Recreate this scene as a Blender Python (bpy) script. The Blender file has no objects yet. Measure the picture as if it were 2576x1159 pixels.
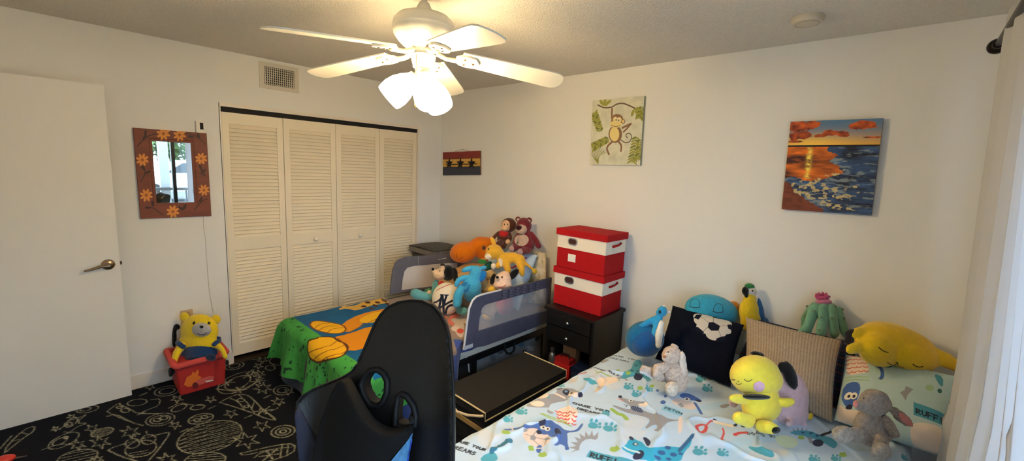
import bpy, bmesh, math, random
import numpy as np
from mathutils import Vector, Matrix, noise as mnoise
from mathutils.bvhtree import BVHTree
random.seed(7); np.random.seed(7)
SC = bpy.context.scene
COL = SC.collection
PI = math.pi

# ------------------------------------------------------------------ camera
F_PX = 1059.083
CAM = np.array([3.83064, -2.90980, 1.66753])
YAW, PITCH, ROLL = 2.31900, -0.14496, 0.04528
_fw = np.array([math.cos(YAW)*math.cos(PITCH), math.sin(YAW)*math.cos(PITCH), math.sin(PITCH)])
_r0 = np.cross(_fw, [0, 0, 1.0]); _r0 /= np.linalg.norm(_r0)
_u0 = np.cross(_r0, _fw)
RGT = math.cos(ROLL)*_r0 + math.sin(ROLL)*_u0
UPV = -math.sin(ROLL)*_r0 + math.cos(ROLL)*_u0
cam = bpy.data.cameras.new('camera'); cam_o = bpy.data.objects.new('camera', cam); COL.objects.link(cam_o)
cam.sensor_fit = 'HORIZONTAL'; cam.sensor_width = 36.0; cam.lens = F_PX/2576.0*36.0
cam.clip_start = 0.02; cam.clip_end = 200
_M = Matrix(((RGT[0], UPV[0], -_fw[0], CAM[0]), (RGT[1], UPV[1], -_fw[1], CAM[1]),
             (RGT[2], UPV[2], -_fw[2], CAM[2]), (0, 0, 0, 1)))
cam_o.matrix_world = _M
SC.camera = cam_o

# ------------------------------------------------------------------ world, daylight, exposure
SC.view_settings.view_transform = 'Standard'; SC.view_settings.look = 'None'
SC.view_settings.exposure = 0.0; SC.view_settings.gamma = 1.0
SC.view_settings.use_curve_mapping = False
SC.cycles.use_denoising = True
SC.cycles.max_bounces = 10; SC.cycles.diffuse_bounces = 6
W_X, H, BACK_Y = 4.20, 2.44, -3.46          # window wall, ceiling height, wall behind the camera
WIN = (-2.85, -1.02, 0.10, 2.10)            # glazed opening in the window wall: y0, y1, z0, z1
world = bpy.data.worlds.new('daylight'); SC.world = world; world.use_nodes = True
_bg = world.node_tree.nodes['Background']
_bg.inputs[0].default_value = (0.55, 0.765, 1.0, 1); _bg.inputs[1].default_value = 12.8
_p = bpy.data.lights.new('window_portal', 'AREA'); _p.shape = 'RECTANGLE'
_p.size = WIN[1]-WIN[0]; _p.size_y = WIN[3]-WIN[2]; _p.cycles.is_portal = True
_po = bpy.data.objects.new('window_portal', _p); COL.objects.link(_po)
_po.location = (W_X+0.14, (WIN[0]+WIN[1])/2, (WIN[2]+WIN[3])/2); _po.rotation_euler = (PI/2, 0, PI/2)
LAMP_STRENGTH = 82.0                        # glow of the ceiling fan's glass shades
LAMP_COL = (1.0, 0.745, 0.385)

# ------------------------------------------------------------------ projection helpers (photo pixel -> point in the room)
def ray(px, py):
    return _fw + (px-1288.0)/F_PX*RGT - (py-579.5)/F_PX*UPV
def onp(px, py, ax, val):
    d = ray(px, py); return CAM + d*((val-CAM[ax])/d[ax])
def atD(px, py, D):
    return CAM + ray(px, py)*D
def depth(px, py, ax, val):
    return (val-CAM[ax])/ray(px, py)[ax]
def pix(X):
    d = np.asarray(X)-CAM; w = d@_fw
    return 1288+F_PX*(d@RGT)/w, 579.5-F_PX*(d@UPV)/w

# ------------------------------------------------------------------ materials
def lin(c):
    c = np.asarray(c, float)/255.0
    return np.where(c <= 0.04045, c/12.92, ((c+0.055)/1.055)**2.4)
def C(r, g, b): return tuple(lin((r, g, b)))
_mats = {}
def mat(name, rgb=(200, 200, 200), rough=0.7, bump=0.0, bscale=300.0, var=0.0, vscale=20.0, metal=0.0, sheen=0.0,
        attr=False, emit=None, estr=0.0, spec=0.5, coat=0.0, detail=4.0, bdist=0.004):
    if name in _mats: return _mats[name]
    m = bpy.data.materials.new(name); m.use_nodes = True
    nt = m.node_tree; b = nt.nodes['Principled BSDF']
    col = tuple(lin(rgb))+(1,)
    b.inputs['Base Color'].default_value = col
    b.inputs['Roughness'].default_value = rough; b.inputs['Metallic'].default_value = metal
    b.inputs['Specular IOR Level'].default_value = spec
    b.inputs['Sheen Weight'].default_value = sheen; b.inputs['Coat Weight'].default_value = coat
    tc = nt.nodes.new('ShaderNodeTexCoord')
    src = None
    if attr:
        a = nt.nodes.new('ShaderNodeVertexColor'); a.layer_name = 'Col'; src = a.outputs['Color']
    if var > 0:
        n = nt.nodes.new('ShaderNodeTexNoise'); n.inputs['Scale'].default_value = vscale; n.inputs['Detail'].default_value = detail
        nt.links.new(tc.outputs['Object'], n.inputs['Vector'])
        mr = nt.nodes.new('ShaderNodeMapRange')
        mr.inputs['From Min'].default_value = 0.3; mr.inputs['From Max'].default_value = 0.7
        mr.inputs['To Min'].default_value = 1-var; mr.inputs['To Max'].default_value = 1+var
        nt.links.new(n.outputs['Fac'], mr.inputs['Value'])
        mx = nt.nodes.new('ShaderNodeMix'); mx.data_type = 'RGBA'; mx.blend_type = 'MULTIPLY'; mx.inputs['Factor'].default_value = 1
        if src is not None: nt.links.new(src, mx.inputs[6])
        else: mx.inputs[6].default_value = col
        nt.links.new(mr.outputs['Result'], mx.inputs[7]); src = mx.outputs[2]
    if src is not None: nt.links.new(src, b.inputs['Base Color'])
    if bump > 0:
        n2 = nt.nodes.new('ShaderNodeTexNoise'); n2.inputs['Scale'].default_value = bscale; n2.inputs['Detail'].default_value = 3
        nt.links.new(tc.outputs['Object'], n2.inputs['Vector'])
        bp = nt.nodes.new('ShaderNodeBump'); bp.inputs['Strength'].default_value = bump; bp.inputs['Distance'].default_value = bdist
        nt.links.new(n2.outputs['Fac'], bp.inputs['Height']); nt.links.new(bp.outputs['Normal'], b.inputs['Normal'])
    if emit is not None:
        b.inputs['Emission Color'].default_value = tuple(emit)+(1,); b.inputs['Emission Strength'].default_value = estr
    _mats[name] = m
    return m
def plush(name, rgb, var=0.10): return mat('plush_'+name, rgb, rough=0.95, bump=0.5, bscale=160, var=var, vscale=45, sheen=0.25, spec=0.15)
def fuzzy(name, rgb, var=0.25): return mat('fur_'+name, rgb, rough=1.0, bump=1.0, bscale=90, var=var, vscale=70, sheen=0.3, spec=0.1, bdist=0.012)

# ------------------------------------------------------------------ mesh helpers
def link(name, me, m=None, parent=None, smooth=True):
    if m is not None and not me.materials: me.materials.append(m)
    if smooth and len(me.polygons): me.polygons.foreach_set('use_smooth', np.ones(len(me.polygons), bool))
    o = bpy.data.objects.new(name, me); COL.objects.link(o)
    if parent is not None:
        o.parent = parent; o.matrix_parent_inverse = world_of(parent).inverted()
    return o
def world_of(o):
    m = o.matrix_basis.copy()
    p = o.parent
    if p is not None: m = world_of(p) @ o.matrix_parent_inverse @ m
    return m
def ob(name, bm, m=None, parent=None, smooth=False, bevel=0.0, seg=2):
    me = bpy.data.meshes.new(name)
    if bevel > 0:
        es = [e for e in bm.edges if len(e.link_faces) == 2 and e.calc_face_angle(0) > 0.5]
        if es: bmesh.ops.bevel(bm, geom=es, offset=bevel, segments=seg, affect='EDGES', profile=0.5, clamp_overlap=True)
    bmesh.ops.recalc_face_normals(bm, faces=bm.faces)
    bm.to_mesh(me); bm.free()
    o = link(name, me, m, parent, smooth)
    if smooth:
        try: me.set_sharp_from_angle(angle=math.radians(50))
        except Exception: pass
    return o
def empty(name, loc, label, cat, group=None):
    o = bpy.data.objects.new(name, None); COL.objects.link(o); o.empty_display_size = 0.05
    o.location = Vector([float(v) for v in loc]); tag(o, label, cat, group); return o
def tag(o, label=None, cat=None, group=None, kind=None):
    if label: o['label'] = label
    if cat: o['category'] = cat
    if group: o['group'] = group
    if kind: o['kind'] = kind
    return o
def struct(o, label=None): o['kind'] = 'structure'; return o
def V(*a): return Vector([float(x) for x in (a[0] if len(a) == 1 else a)])
def box(bm, x0, x1, y0, y1, z0, z1, M=None):
    vs = [bm.verts.new(M @ V(p) if M else V(p)) for p in
          ((x0, y0, z0), (x1, y0, z0), (x1, y1, z0), (x0, y1, z0), (x0, y0, z1), (x1, y0, z1), (x1, y1, z1), (x0, y1, z1))]
    for f in ((0, 3, 2, 1), (4, 5, 6, 7), (0, 1, 5, 4), (1, 2, 6, 5), (2, 3, 7, 6), (3, 0, 4, 7)): bm.faces.new([vs[i] for i in f])
    return bm
def boxes(*bs):
    bm = bmesh.new()
    for b in bs: box(bm, *b)
    return bm
def lathe(bm, prof, M=None, n=32, cap=True):
    rings = []
    for r, z in prof:
        rings.append([bm.verts.new((M or Matrix()) @ Vector((r*math.cos(2*PI*k/n), r*math.sin(2*PI*k/n), z))) for k in range(n)])
    for a, b in zip(rings, rings[1:]):
        for k in range(n): bm.faces.new((a[k], a[(k+1) % n], b[(k+1) % n], b[k]))
    if cap:
        bm.faces.new(rings[0][::-1]); bm.faces.new(rings[-1])
    return bm
def tube(bm, pts, r, n=8, closed=False, flat=1.0):
    pts = [V(p) for p in pts]; N = len(pts)
    rr = [float(q) for q in r] if hasattr(r, '__len__') else [float(r)]*N
    rings = []; up = None
    for i, p in enumerate(pts):
        a = pts[(i-1) % N] if (closed or i > 0) else p; b = pts[(i+1) % N] if (closed or i < N-1) else p
        t = (b-a)
        if t.length < 1e-9: t = Vector((0, 0, 1))
        t.normalize()
        if up is None: up = t.orthogonal().normalized()
        s = t.cross(up)
        if s.length < 1e-6: s = t.orthogonal()
        s.normalize(); up = s.cross(t).normalized()
        rings.append([bm.verts.new(p + rr[i]*(math.cos(2*PI*k/n)*s + flat*math.sin(2*PI*k/n)*up)) for k in range(n)])
    rg = range(N if closed else N-1)
    for i in rg:
        a, b = rings[i], rings[(i+1) % N]
        for k in range(n): bm.faces.new((a[k], a[(k+1) % n], b[(k+1) % n], b[k]))
    if not closed:
        bm.faces.new(rings[0][::-1]); bm.faces.new(rings[-1])
    return bm
def frame_to(d, loc=(0, 0, 0)):
    d = V(d).normalized(); q = Vector((0, 0, 1)).rotation_difference(d)
    return Matrix.Translation(V(loc)) @ q.to_matrix().to_4x4()
def ball(bm, c, ax, n=20, m=12):
    """ellipsoid, ax = three axis vectors"""
    A = Matrix([[ax[j][i] for j in range(3)] for i in range(3)])
    c = V(c); rows = []
    top = bm.verts.new(c + A @ Vector((0, 0, 1))); bot = bm.verts.new(c + A @ Vector((0, 0, -1)))
    for i in range(1, m):
        th = PI*i/m
        rows.append([bm.verts.new(c + A @ Vector((math.sin(th)*math.cos(2*PI*k/n), math.sin(th)*math.sin(2*PI*k/n), math.cos(th)))) for k in range(n)])
    for k in range(n):
        bm.faces.new((top, rows[0][k], rows[0][(k+1) % n])); bm.faces.new((bot, rows[-1][(k+1) % n], rows[-1][k]))
    for a, b in zip(rows, rows[1:]):
        for k in range(n): bm.faces.new((a[k], b[k], b[(k+1) % n], a[(k+1) % n]))
    return bm
def remeshed(bm, voxel, smooth=6, disp=0.0, dscale=30.0):
    """joined closed shapes -> one continuous smooth skin"""
    bmesh.ops.recalc_face_normals(bm, faces=bm.faces)
    me = bpy.data.meshes.new('tmp'); bm.to_mesh(me); bm.free()
    o = bpy.data.objects.new('tmp', me); COL.objects.link(o)
    md = o.modifiers.new('r', 'REMESH'); md.mode = 'VOXEL'; md.voxel_size = voxel
    if smooth:
        s = o.modifiers.new('s', 'SMOOTH'); s.factor = 0.5; s.iterations = smooth
    dg = bpy.context.evaluated_depsgraph_get(); dg.update()
    out = bpy.data.meshes.new_from_object(o.evaluated_get(dg))
    bpy.data.objects.remove(o); bpy.data.meshes.remove(me)
    if disp:
        for v in out.vertices:
            v.co += v.normal*disp*mnoise.noise(v.co*dscale)
    return out

# ------------------------------------------------------------------ printed cloth / painted boards: colour per vertex on a fine grid
def vnoise(x, y, seed=0):
    xi = np.floor(x).astype(int); yi = np.floor(y).astype(int); fx = x-xi; fy = y-yi
    fx = fx*fx*(3-2*fx); fy = fy*fy*(3-2*fy)
    def h(a, b):
        n = np.sin(a*127.1+b*311.7+seed*74.7)*43758.5453; return n-np.floor(n)
    return (h(xi, yi)*(1-fx)+h(xi+1, yi)*fx)*(1-fy)+(h(xi, yi+1)*(1-fx)+h(xi+1, yi+1)*fx)*fy
def fbm(x, y, oct=4, seed=0):
    s = 0; a = 0.5; t = 0
    for k in range(oct): s = s+a*vnoise(x*2**k, y*2**k, seed+k); t += a; a *= 0.5
    return s/t
class Print:
    def __init__(s, u0, u1, v0, v1, step, base):
        s.nu = int(round((u1-u0)/step))+1; s.nv = int(round((v1-v0)/step))+1
        s.u = np.linspace(u0, u1, s.nu); s.v = np.linspace(v0, v1, s.nv)
        s.U, s.V = np.meshgrid(s.u, s.v); s.A = np.zeros((s.nv, s.nu, 3)); s.A[:] = lin(base); s.cv = None
    def conv(s, pts): return np.array([s.cv(*p) for p in pts]) if s.cv else np.array(pts, float)
    def _win(s, P, pad):
        i0 = np.searchsorted(s.u, P[:, 0].min()-pad); i1 = np.searchsorted(s.u, P[:, 0].max()+pad)
        j0 = np.searchsorted(s.v, P[:, 1].min()-pad); j1 = np.searchsorted(s.v, P[:, 1].max()+pad)
        return slice(j0, j1), slice(i0, i1)
    def _put(s, sl, m, rgb, alpha=1.0):
        m = (np.clip(m, 0, 1)*alpha)[..., None]; s.A[sl] = s.A[sl]*(1-m)+lin(rgb)*m
    def inside(s, P, sl, dx=0.0, dy=0.0):
        X, Y = s.U[sl]+dx, s.V[sl]+dy; m = np.zeros(X.shape, bool)
        for (x0, y0), (x1, y1) in zip(P, np.roll(P, -1, 0)):
            if y0 == y1: continue
            c = (y0 > Y) != (y1 > Y); m ^= c & (X < (x1-x0)*(Y-y0)/(y1-y0)+x0)
        return m
    def poly(s, pts, rgb, smooth=0, raw=False, alpha=1.0, mask=None):
        P = np.array(pts, float) if raw else s.conv(pts)
        for _ in range(smooth):
            Q = np.roll(P, -1, 0); P = np.stack([P*.75+Q*.25, P*.25+Q*.75], 1).reshape(-1, 2)
        sl = s._win(P, 0.01)
        if s.U[sl].size == 0: return
        h_ = (s.u[1]-s.u[0])*.3; m = sum(s.inside(P, sl, i*h_, j*h_).astype(float) for i, j in ((-1, -.4), (.4, -1), (1, .4), (-.4, 1)))/4
        if mask is not None: m = m*mask(s.U[sl], s.V[sl])
        s._put(sl, m, rgb, alpha)
    def ell(s, cx, cy, rx, ry, rgb, ang=0, alpha=1.0, n=28, mask=None):
        c, q = math.cos(math.radians(ang)), math.sin(math.radians(ang))
        s.poly([(cx+c*rx*math.cos(t)-q*ry*math.sin(t), cy+q*rx*math.cos(t)+c*ry*math.sin(t)) for t in np.linspace(0, 2*PI, n, False)], rgb, alpha=alpha, mask=mask)
    def line(s, pts, w, rgb, smooth=0, raw=False, closed=False, rough=0.0, alpha=1.0):
        P = np.array(pts, float) if raw else s.conv(pts)
        for _ in range(smooth):
            Q = [P[0]]
            for a, b in zip(P, P[1:]): Q += [a*.75+b*.25, a*.25+b*.75]
            P = np.array(Q+[P[-1]])
        if closed: P = np.vstack([P, P[:1]])
        for a, b in zip(P, P[1:]):
            sl = s._win(np.array([a, b]), w); X, Y = s.U[sl], s.V[sl]
            if X.size == 0: continue
            d = b-a; L = d@d+1e-12; t = np.clip(((X-a[0])*d[0]+(Y-a[1])*d[1])/L, 0, 1)
            dist = np.hypot(X-a[0]-t*d[0], Y-a[1]-t*d[1]); st = s.u[1]-s.u[0]
            m = np.clip((w/2-dist)/st+0.5, 0, 1)
            if rough: m = m*np.clip(1.5-rough*2.2*vnoise(X*230, Y*230, 3), 0, 1)
            s._put(sl, m, rgb, alpha)
    def text(s, t, p0, p1, h, rgb, w=0.008):
        """hand-lettered line from p0 to p1 (both in print input coordinates), letters h tall as a ratio of advance"""
        a, b = s.conv([p0])[0], s.conv([p1])[0]; d = (b-a)/max(1, len(t)); up = np.array([-d[1], d[0]])
        if h < 0: up = -up; h = -h
        for i, ch in enumerate(t):
            for st in FONT.get(ch, []):
                s.line([a+d*(i+0.72*x)+up*h*y for x, y in st], w, rgb, raw=True)
    def mesh(s, fn):
        X = fn(s.U, s.V); n = s.nu*s.nv
        co = np.stack([np.broadcast_to(np.asarray(q, float), s.U.shape) for q in X], -1).reshape(-1, 3)
        i = np.arange(n).reshape(s.nv, s.nu)
        q = np.stack([i[:-1, :-1], i[:-1, 1:], i[1:, 1:], i[1:, :-1]], -1).reshape(-1, 4)
        return grid_mesh(co, q, s.A.reshape(-1, 3))
def grid_mesh(co, q, colr=None):
    me = bpy.data.meshes.new('grid'); me.vertices.add(len(co)); me.vertices.foreach_set('co', np.ascontiguousarray(co, dtype=np.float32).ravel())
    me.loops.add(q.size); me.loops.foreach_set('vertex_index', q.ravel().astype(np.int32))
    me.polygons.add(len(q)); me.polygons.foreach_set('loop_start', np.arange(0, q.size, 4, dtype=np.int32))
    if colr is not None:
        a = me.color_attributes.new('Col', 'FLOAT_COLOR', 'POINT')
        a.data.foreach_set('color', np.hstack([colr, np.ones((len(colr), 1))]).astype(np.float32).ravel())
    me.update(calc_edges=True); me.validate(); return me
FONT = {
 'A': [[(0, 0), (.5, 1), (1, 0)], [(.2, .4), (.8, .4)]], 'C': [[(1, .85), (.5, 1), (0, .5), (.5, 0), (1, .15)]],
 'D': [[(0, 0), (0, 1), (.7, .85), (1, .5), (.7, .12), (0, 0)]], 'E': [[(1, 1), (0, 1), (0, 0), (1, 0)], [(0, .5), (.8, .5)]],
 'F': [[(1, 1), (0, 1), (0, 0)], [(0, .5), (.8, .5)]], 'G': [[(1, .85), (.5, 1), (0, .5), (.5, 0), (1, .15), (1, .5), (.6, .5)]],
 'H': [[(0, 0), (0, 1)], [(1, 0), (1, 1)], [(0, .5), (1, .5)]], 'L': [[(0, 1), (0, 0), (.9, 0)]],
 'M': [[(0, 0), (.15, 1), (.5, .35), (.85, 1), (1, 0)]], 'O': [[(.5, 0), (0, .5), (.5, 1), (1, .5), (.5, 0)]],
 'R': [[(0, 0), (0, 1), (.8, .85), (.8, .6), (0, .45), (1, 0)]], 'S': [[(1, .85), (.5, 1), (.05, .75), (.95, .3), (.5, 0), (0, .15)]],
 'T': [[(0, 1), (1, 1)], [(.5, 1), (.5, 0)]], 'U': [[(0, 1), (.05, .25), (.5, 0), (.95, .25), (1, 1)]],
 'Y': [[(0, 1), (.5, .5), (1, 1)], [(.5, .5), (.5, 0)]], '!': [[(.4, 1), (.4, .35)], [(.4, .1), (.4, 0)]]}
def floor_cv(z): return lambda px, py: onp(px, py, 2, z)[:2]

# ------------------------------------------------------------------ soft toys: blobs placed by depth, fused into one skin
def axes(rx, ry, px, py, D, dd, ang):
    a = math.radians(ang); k = D/F_PX
    ca, sa = math.cos(a), math.sin(a)
    return (rx*k*(ca*RGT+sa*UPV), ry*k*(-sa*RGT+ca*UPV), dd*ray(px, py)/np.linalg.norm(ray(px, py)))
class Toy:
    def __init__(s, name, label, cat, D, base, group=None, bias=0.0):
        s.D = float(D); s.root = empty(name, base, label, cat, group); s.trees = []
    def blob(s, bm, px, py, rx, ry=None, dz=0.0, dd=None, ang=0):
        ry = ry or rx; D = s.D+dz
        dd = dd if dd else min(rx, ry)*D/F_PX
        ball(bm, atD(px, py, D), axes(rx, ry, px, py, D, dd, ang))
    def limb(s, bm, pts):
        """pts = (px, py, r_px, dz)"""
        for a, b in zip(pts, pts[1:]):
            n = max(2, int(math.hypot(a[0]-b[0], a[1]-b[1])/max(1.5, 0.45*min(a[2], b[2])))+int(abs(a[3]-b[3])/0.02)+1)
            n = min(n, 14)
            for i in range(n+1):
                t = i/n; s.blob(bm, *(a[0]+(b[0]-a[0])*t, a[1]+(b[1]-a[1])*t), a[2]+(b[2]-a[2])*t, dz=a[3]+(b[3]-a[3])*t)
    def part(s, name, m, blobs=(), limbs=(), parent=None, vox=None, smooth=5, disp=0.0, label=None):
        bm = bmesh.new()
        for b in blobs: s.blob(bm, **b) if isinstance(b, dict) else s.blob(bm, *b)
        for l in limbs: s.limb(bm, l)
        me = remeshed(bm, vox or 0.0032*s.D+0.0015, smooth, disp)
        o = link(name, me, m, parent or s.root)
        if label: o['label'] = label
        bt = bmesh.new(); bt.from_mesh(me); s.trees.append(BVHTree.FromBMesh(bt)); bt.free()
        return o
    def hit(s, px, py, lift=0.0):
        d = V(ray(px, py)).normalized(); best = None
        for t in s.trees:
            h = t.ray_cast(V(CAM), d)
            if h[0] is not None and (best is None or h[3] < best[2]): best = (h[0], h[1], h[3])
        if best is None:
            c = V(atD(px, py, s.D)); best = min(((t.find_nearest(c)) for t in s.trees), key=lambda q: q[3]); best = (best[0], best[1], 0)
        n = best[1] if best[1].dot(d) < 0 else -best[1]
        return best[0]+n*lift, n
    def bead(s, name, m, px, py, r, ry=None, parent=None, flat=0.45, ang=0):
        p, n = s.hit(px, py); k = s.D/F_PX; ry = ry or r
        a, b, _ = axes(r, ry, px, py, s.D, 1, ang); a = V(a); b = V(b)
        a = (a-n*a.dot(n)); b = (b-n*b.dot(n))
        if a.length < r*k*0.5: a = a.normalized()*float(r*k*0.5)
        if b.length < r*k*0.5: b = b.normalized()*float(r*k*0.5)
        bm = ball(bmesh.new(), p, (a, b, n*float(min(r, ry)*k*flat*2*0.7)), 14, 8)
        return ob(name, bm, m, parent or s.root, True)
    def seam(s, name, m, pts, w=1.0, parent=None, closed=False):
        P = [np.array(p, float) for p in pts]; Q = []
        for _ in range(2 if len(P) > 2 else 0):
            R = [P[0]]
            for a, b in zip(P, P[1:]): R += [a*.75+b*.25, a*.25+b*.75]
            P = R+[P[-1]]
        for a, b in zip(P, P[1:]):
            n = max(2, int(np.linalg.norm(b-a)/3)); Q += [a+(b-a)*i/n for i in range(n)]
        Q.append(P[-1]); k = s.D/F_PX
        bm = tube(bmesh.new(), [s.hit(q[0], q[1], w*k*0.15)[0] for q in Q], w*k/2, 6, closed)
        return ob(name, bm, m, parent or s.root, True)
    def ribbon(s, name, m, pts, w, lift=.002):
        P = [np.array(p, float) for p in pts]
        for _ in range(2 if len(P) > 2 else 0):
            R = [P[0]]
            for a, b in zip(P, P[1:]): R += [a*.75+b*.25, a*.25+b*.75]
            P = R+[P[-1]]
        L_, R_ = [], []
        for i, p in enumerate(P):
            d = P[min(i+1, len(P)-1)]-P[max(i-1, 0)]; d = d/np.linalg.norm(d); n = np.array([-d[1], d[0]])*w/2; L_.append(p+n); R_.append(p-n)
        return s.patch(name, m, L_+R_[::-1], smooth=0, lift=lift, cell=4)
    def patch(s, name, m, pts, parent=None, lift=0.0025, smooth=2, cell=3.0):
        P = np.array(pts, float)
        for _ in range(smooth):
            Q = np.roll(P, -1, 0); P = np.stack([P*.75+Q*.25, P*.25+Q*.75], 1).reshape(-1, 2)
        bm = bmesh.new(); vs = [bm.verts.new((x, y, 0)) for x, y in P]
        es = [bm.edges.new((vs[i], vs[(i+1) % len(vs)])) for i in range(len(vs))]
        bmesh.ops.triangle_fill(bm, use_beauty=True, use_dissolve=False, edges=es)
        for _ in range(5):
            le = [e for e in bm.edges if e.calc_length() > cell]
            if not le: break
            bmesh.ops.subdivide_edges(bm, edges=le, cuts=1); bmesh.ops.triangulate(bm, faces=bm.faces)
        for v in bm.verts: v.co, _n = s.hit(v.co.x, v.co.y, lift)
        r = bmesh.ops.extrude_face_region(bm, geom=bm.faces[:]); ext = [g for g in r['geom'] if isinstance(g, bmesh.types.BMVert)]
        c = V(CAM)
        for v in ext: v.co += (v.co-c).normalized()*min(0.004, lift*1.5)
        return ob(name, bm, m, parent or s.root, True)
def epts(cx, cy, rx, ry, ang=0, n=18):
    a = math.radians(ang); return [(cx+rx*math.cos(t)*math.cos(a)-ry*math.sin(t)*math.sin(a), cy+rx*math.cos(t)*math.sin(a)+ry*math.sin(t)*math.cos(a)) for t in np.linspace(0, 2*PI, n, False)]

def pillow(TL, TR, BR, BL, th, n=70, pr=None, puff=0.5, pinch=0.04, wr=0.004):
    """stuffed cushion between four corners; colour from Print over the unit square (u right, v up)"""
    TL, TR, BR, BL = [np.array(q, float) for q in (TL, TR, BR, BL)]
    t = np.linspace(0, 1, n); U, Vv = np.meshgrid(t, t)
    uu = U*2-1; vv = Vv*2-1
    # edges bow inwards between the pinched corners
    su = uu*(1-pinch*(1-vv**2)**1.0); sv = vv*(1-pinch*(1-uu**2))
    a = (su+1)/2; b = (sv+1)/2
    base = (BL[None, None]*((1-a)*(1-b))[..., None]+BR*(a*(1-b))[..., None]+TR*(a*b)[..., None]+TL*((1-a)*b)[..., None])
    nrm = np.cross(TR-TL+BR-BL, TL-BL+TR-BR); nrm /= np.linalg.norm(nrm)
    hgt = th/2*(np.clip((1-uu**2)*(1-vv**2), 0, 1))**puff
    wrk = wr*(fbm(U*9+th*90, Vv*9, 3, int(th*1000))-.5)*2*np.clip((1-uu**2)*(1-vv**2)*3, 0, 1)
    fr = base+nrm*(hgt+wrk)[..., None]; bk = base-nrm*(hgt*0.9)[..., None]
    co = np.vstack([fr.reshape(-1, 3), bk.reshape(-1, 3)]); i = np.arange(n*n).reshape(n, n)
    q1 = np.stack([i[:-1, :-1], i[:-1, 1:], i[1:, 1:], i[1:, :-1]], -1).reshape(-1, 4)
    q2 = q1[:, ::-1]+n*n
    if pr is None: colr = None
    else:
        iu = np.clip((U*(pr.nu-1)).round().astype(int), 0, pr.nu-1); iv = np.clip((Vv*(pr.nv-1)).round().astype(int), 0, pr.nv-1)
        cf = pr.A[iv, iu].reshape(-1, 3); cb = np.broadcast_to(pr.A[0, 0], cf.shape); colr = np.vstack([cf, cb])
    me = grid_mesh(co, np.vstack([q1, q2]), colr)
    bm = bmesh.new(); bm.from_mesh(me); bmesh.ops.remove_doubles(bm, verts=bm.verts, dist=1e-5); bmesh.ops.recalc_face_normals(bm, faces=bm.faces)
    bm.to_mesh(me); bm.free(); return me
def quad_cv(TL, TR, BR, BL):
    """homography: photo pixels of a flat face's corners -> unit square (u right, v up)"""
    A = []; B = []
    for (x, y), (u, v) in zip((TL, TR, BR, BL), ((0, 1), (1, 1), (1, 0), (0, 0))):
        A += [[x, y, 1, 0, 0, 0, -u*x, -u*y], [0, 0, 0, x, y, 1, -v*x, -v*y]]; B += [u, v]
    h = np.append(np.linalg.solve(np.array(A, float), np.array(B, float)), 1).reshape(3, 3)
    def f(px, py):
        q = h @ np.array([px, py, 1.0]); return q[:2]/q[2]
    return f

# ================================================================== ROOM SHELL
M_wall = mat('wall_paint', (228, 227, 224), rough=0.75, bump=0.10, bscale=90, spec=0.25)
M_ceil = mat('popcorn_ceiling', (220, 215, 207), rough=0.95, bump=0.9, bscale=120, var=0.07, vscale=140, bdist=0.008, spec=0.1)
M_trim = mat('white_trim_paint', (226, 219, 208), rough=0.45)
M_door = mat('door_paint', (228, 225, 220), rough=0.5, bump=0.05, bscale=40)
M_louvre = mat('louvre_paint', (234, 222, 198), rough=0.5)
M_dark = mat('dark_gap', (14, 14, 16), rough=0.8)
M_floor = mat('dark_floor_boards', (52, 44, 38), rough=0.6, var=0.2, vscale=8)
CL0, CL1, CLT = -2.057, -0.292, 2.055       # closet opening: y range and top
DY, DX = -0.95, 0.0
bm = boxes((-0.12, 0, BACK_Y-0.1, CL0, 0, H), (-0.12, 0, CL1, 0.12, 0, H), (-0.12, 0, CL0, CL1, CLT, H))
struct(ob('wall_left', bm, M_wall))
struct(ob('wall_right', boxes((0.0, W_X+0.12, 0, 0.12, 0, H)), M_wall))
struct(ob('wall_back', boxes((0.0, W_X+0.12, BACK_Y-0.1, BACK_Y, 0, H)), M_wall))
struct(ob('wall_window', boxes((W_X, W_X+0.12, BACK_Y, WIN[0], 0, H), (W_X, W_X+0.12, WIN[1], 0, 0, H),
          (W_X, W_X+0.12, WIN[0], WIN[1], WIN[3], H), (W_X, W_X+0.12, WIN[0], WIN[1], 0, WIN[2])), M_wall))
struct(ob('floor', boxes((-0.75, W_X+0.12, BACK_Y-0.1, 0.12, -0.08, 0)), M_floor))
struct(ob('ceiling', boxes((-0.75, W_X+0.12, BACK_Y-0.1, 0.12, H, H+0.08)), M_ceil))
bm = boxes((-0.75, -0.70, CL0-0.3, CL1+0.3, 0, H), (-0.75, -0.12, CL0-0.3, CL0-0.25, 0, H), (-0.75, -0.12, CL1+0.25, CL1+0.3, 0, H))
struct(ob('wall_closet', bm, M_wall))
# closet opening lining: head trim, jambs, dark sliding track
bm = boxes((-0.118, 0.006, CL0, CL1, CLT-0.020, CLT+0.008), (-0.118, 0.004, CL1-0.012, CL1+0.004, 0, CLT), (-0.118, 0.0, CL0-0.004, CL0+0.008, 0, CLT))
struct(ob('trim_1', bm, M_trim))
struct(ob('trim_2', boxes((-0.075, -0.012, CL0+0.008, CL1-0.012, CLT-0.056, CLT-0.0205)), M_dark))
# baseboards
def baseboard(name, x0, x1, y0, y1): struct(ob(name, boxes((x0, x1, y0, y1, 0, 0.095)), M_trim, bevel=0.005))
baseboard('baseboard_left', 0, 0.014, BACK_Y, CL0-0.002)
baseboard('baseboard_corner', 0, 0.014, CL1+0.005, 0)
baseboard('baseboard_right', 0.014, W_X, -0.014, 0)
baseboard('baseboard_back', 0.95, W_X, BACK_Y, BACK_Y+0.014)
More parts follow.
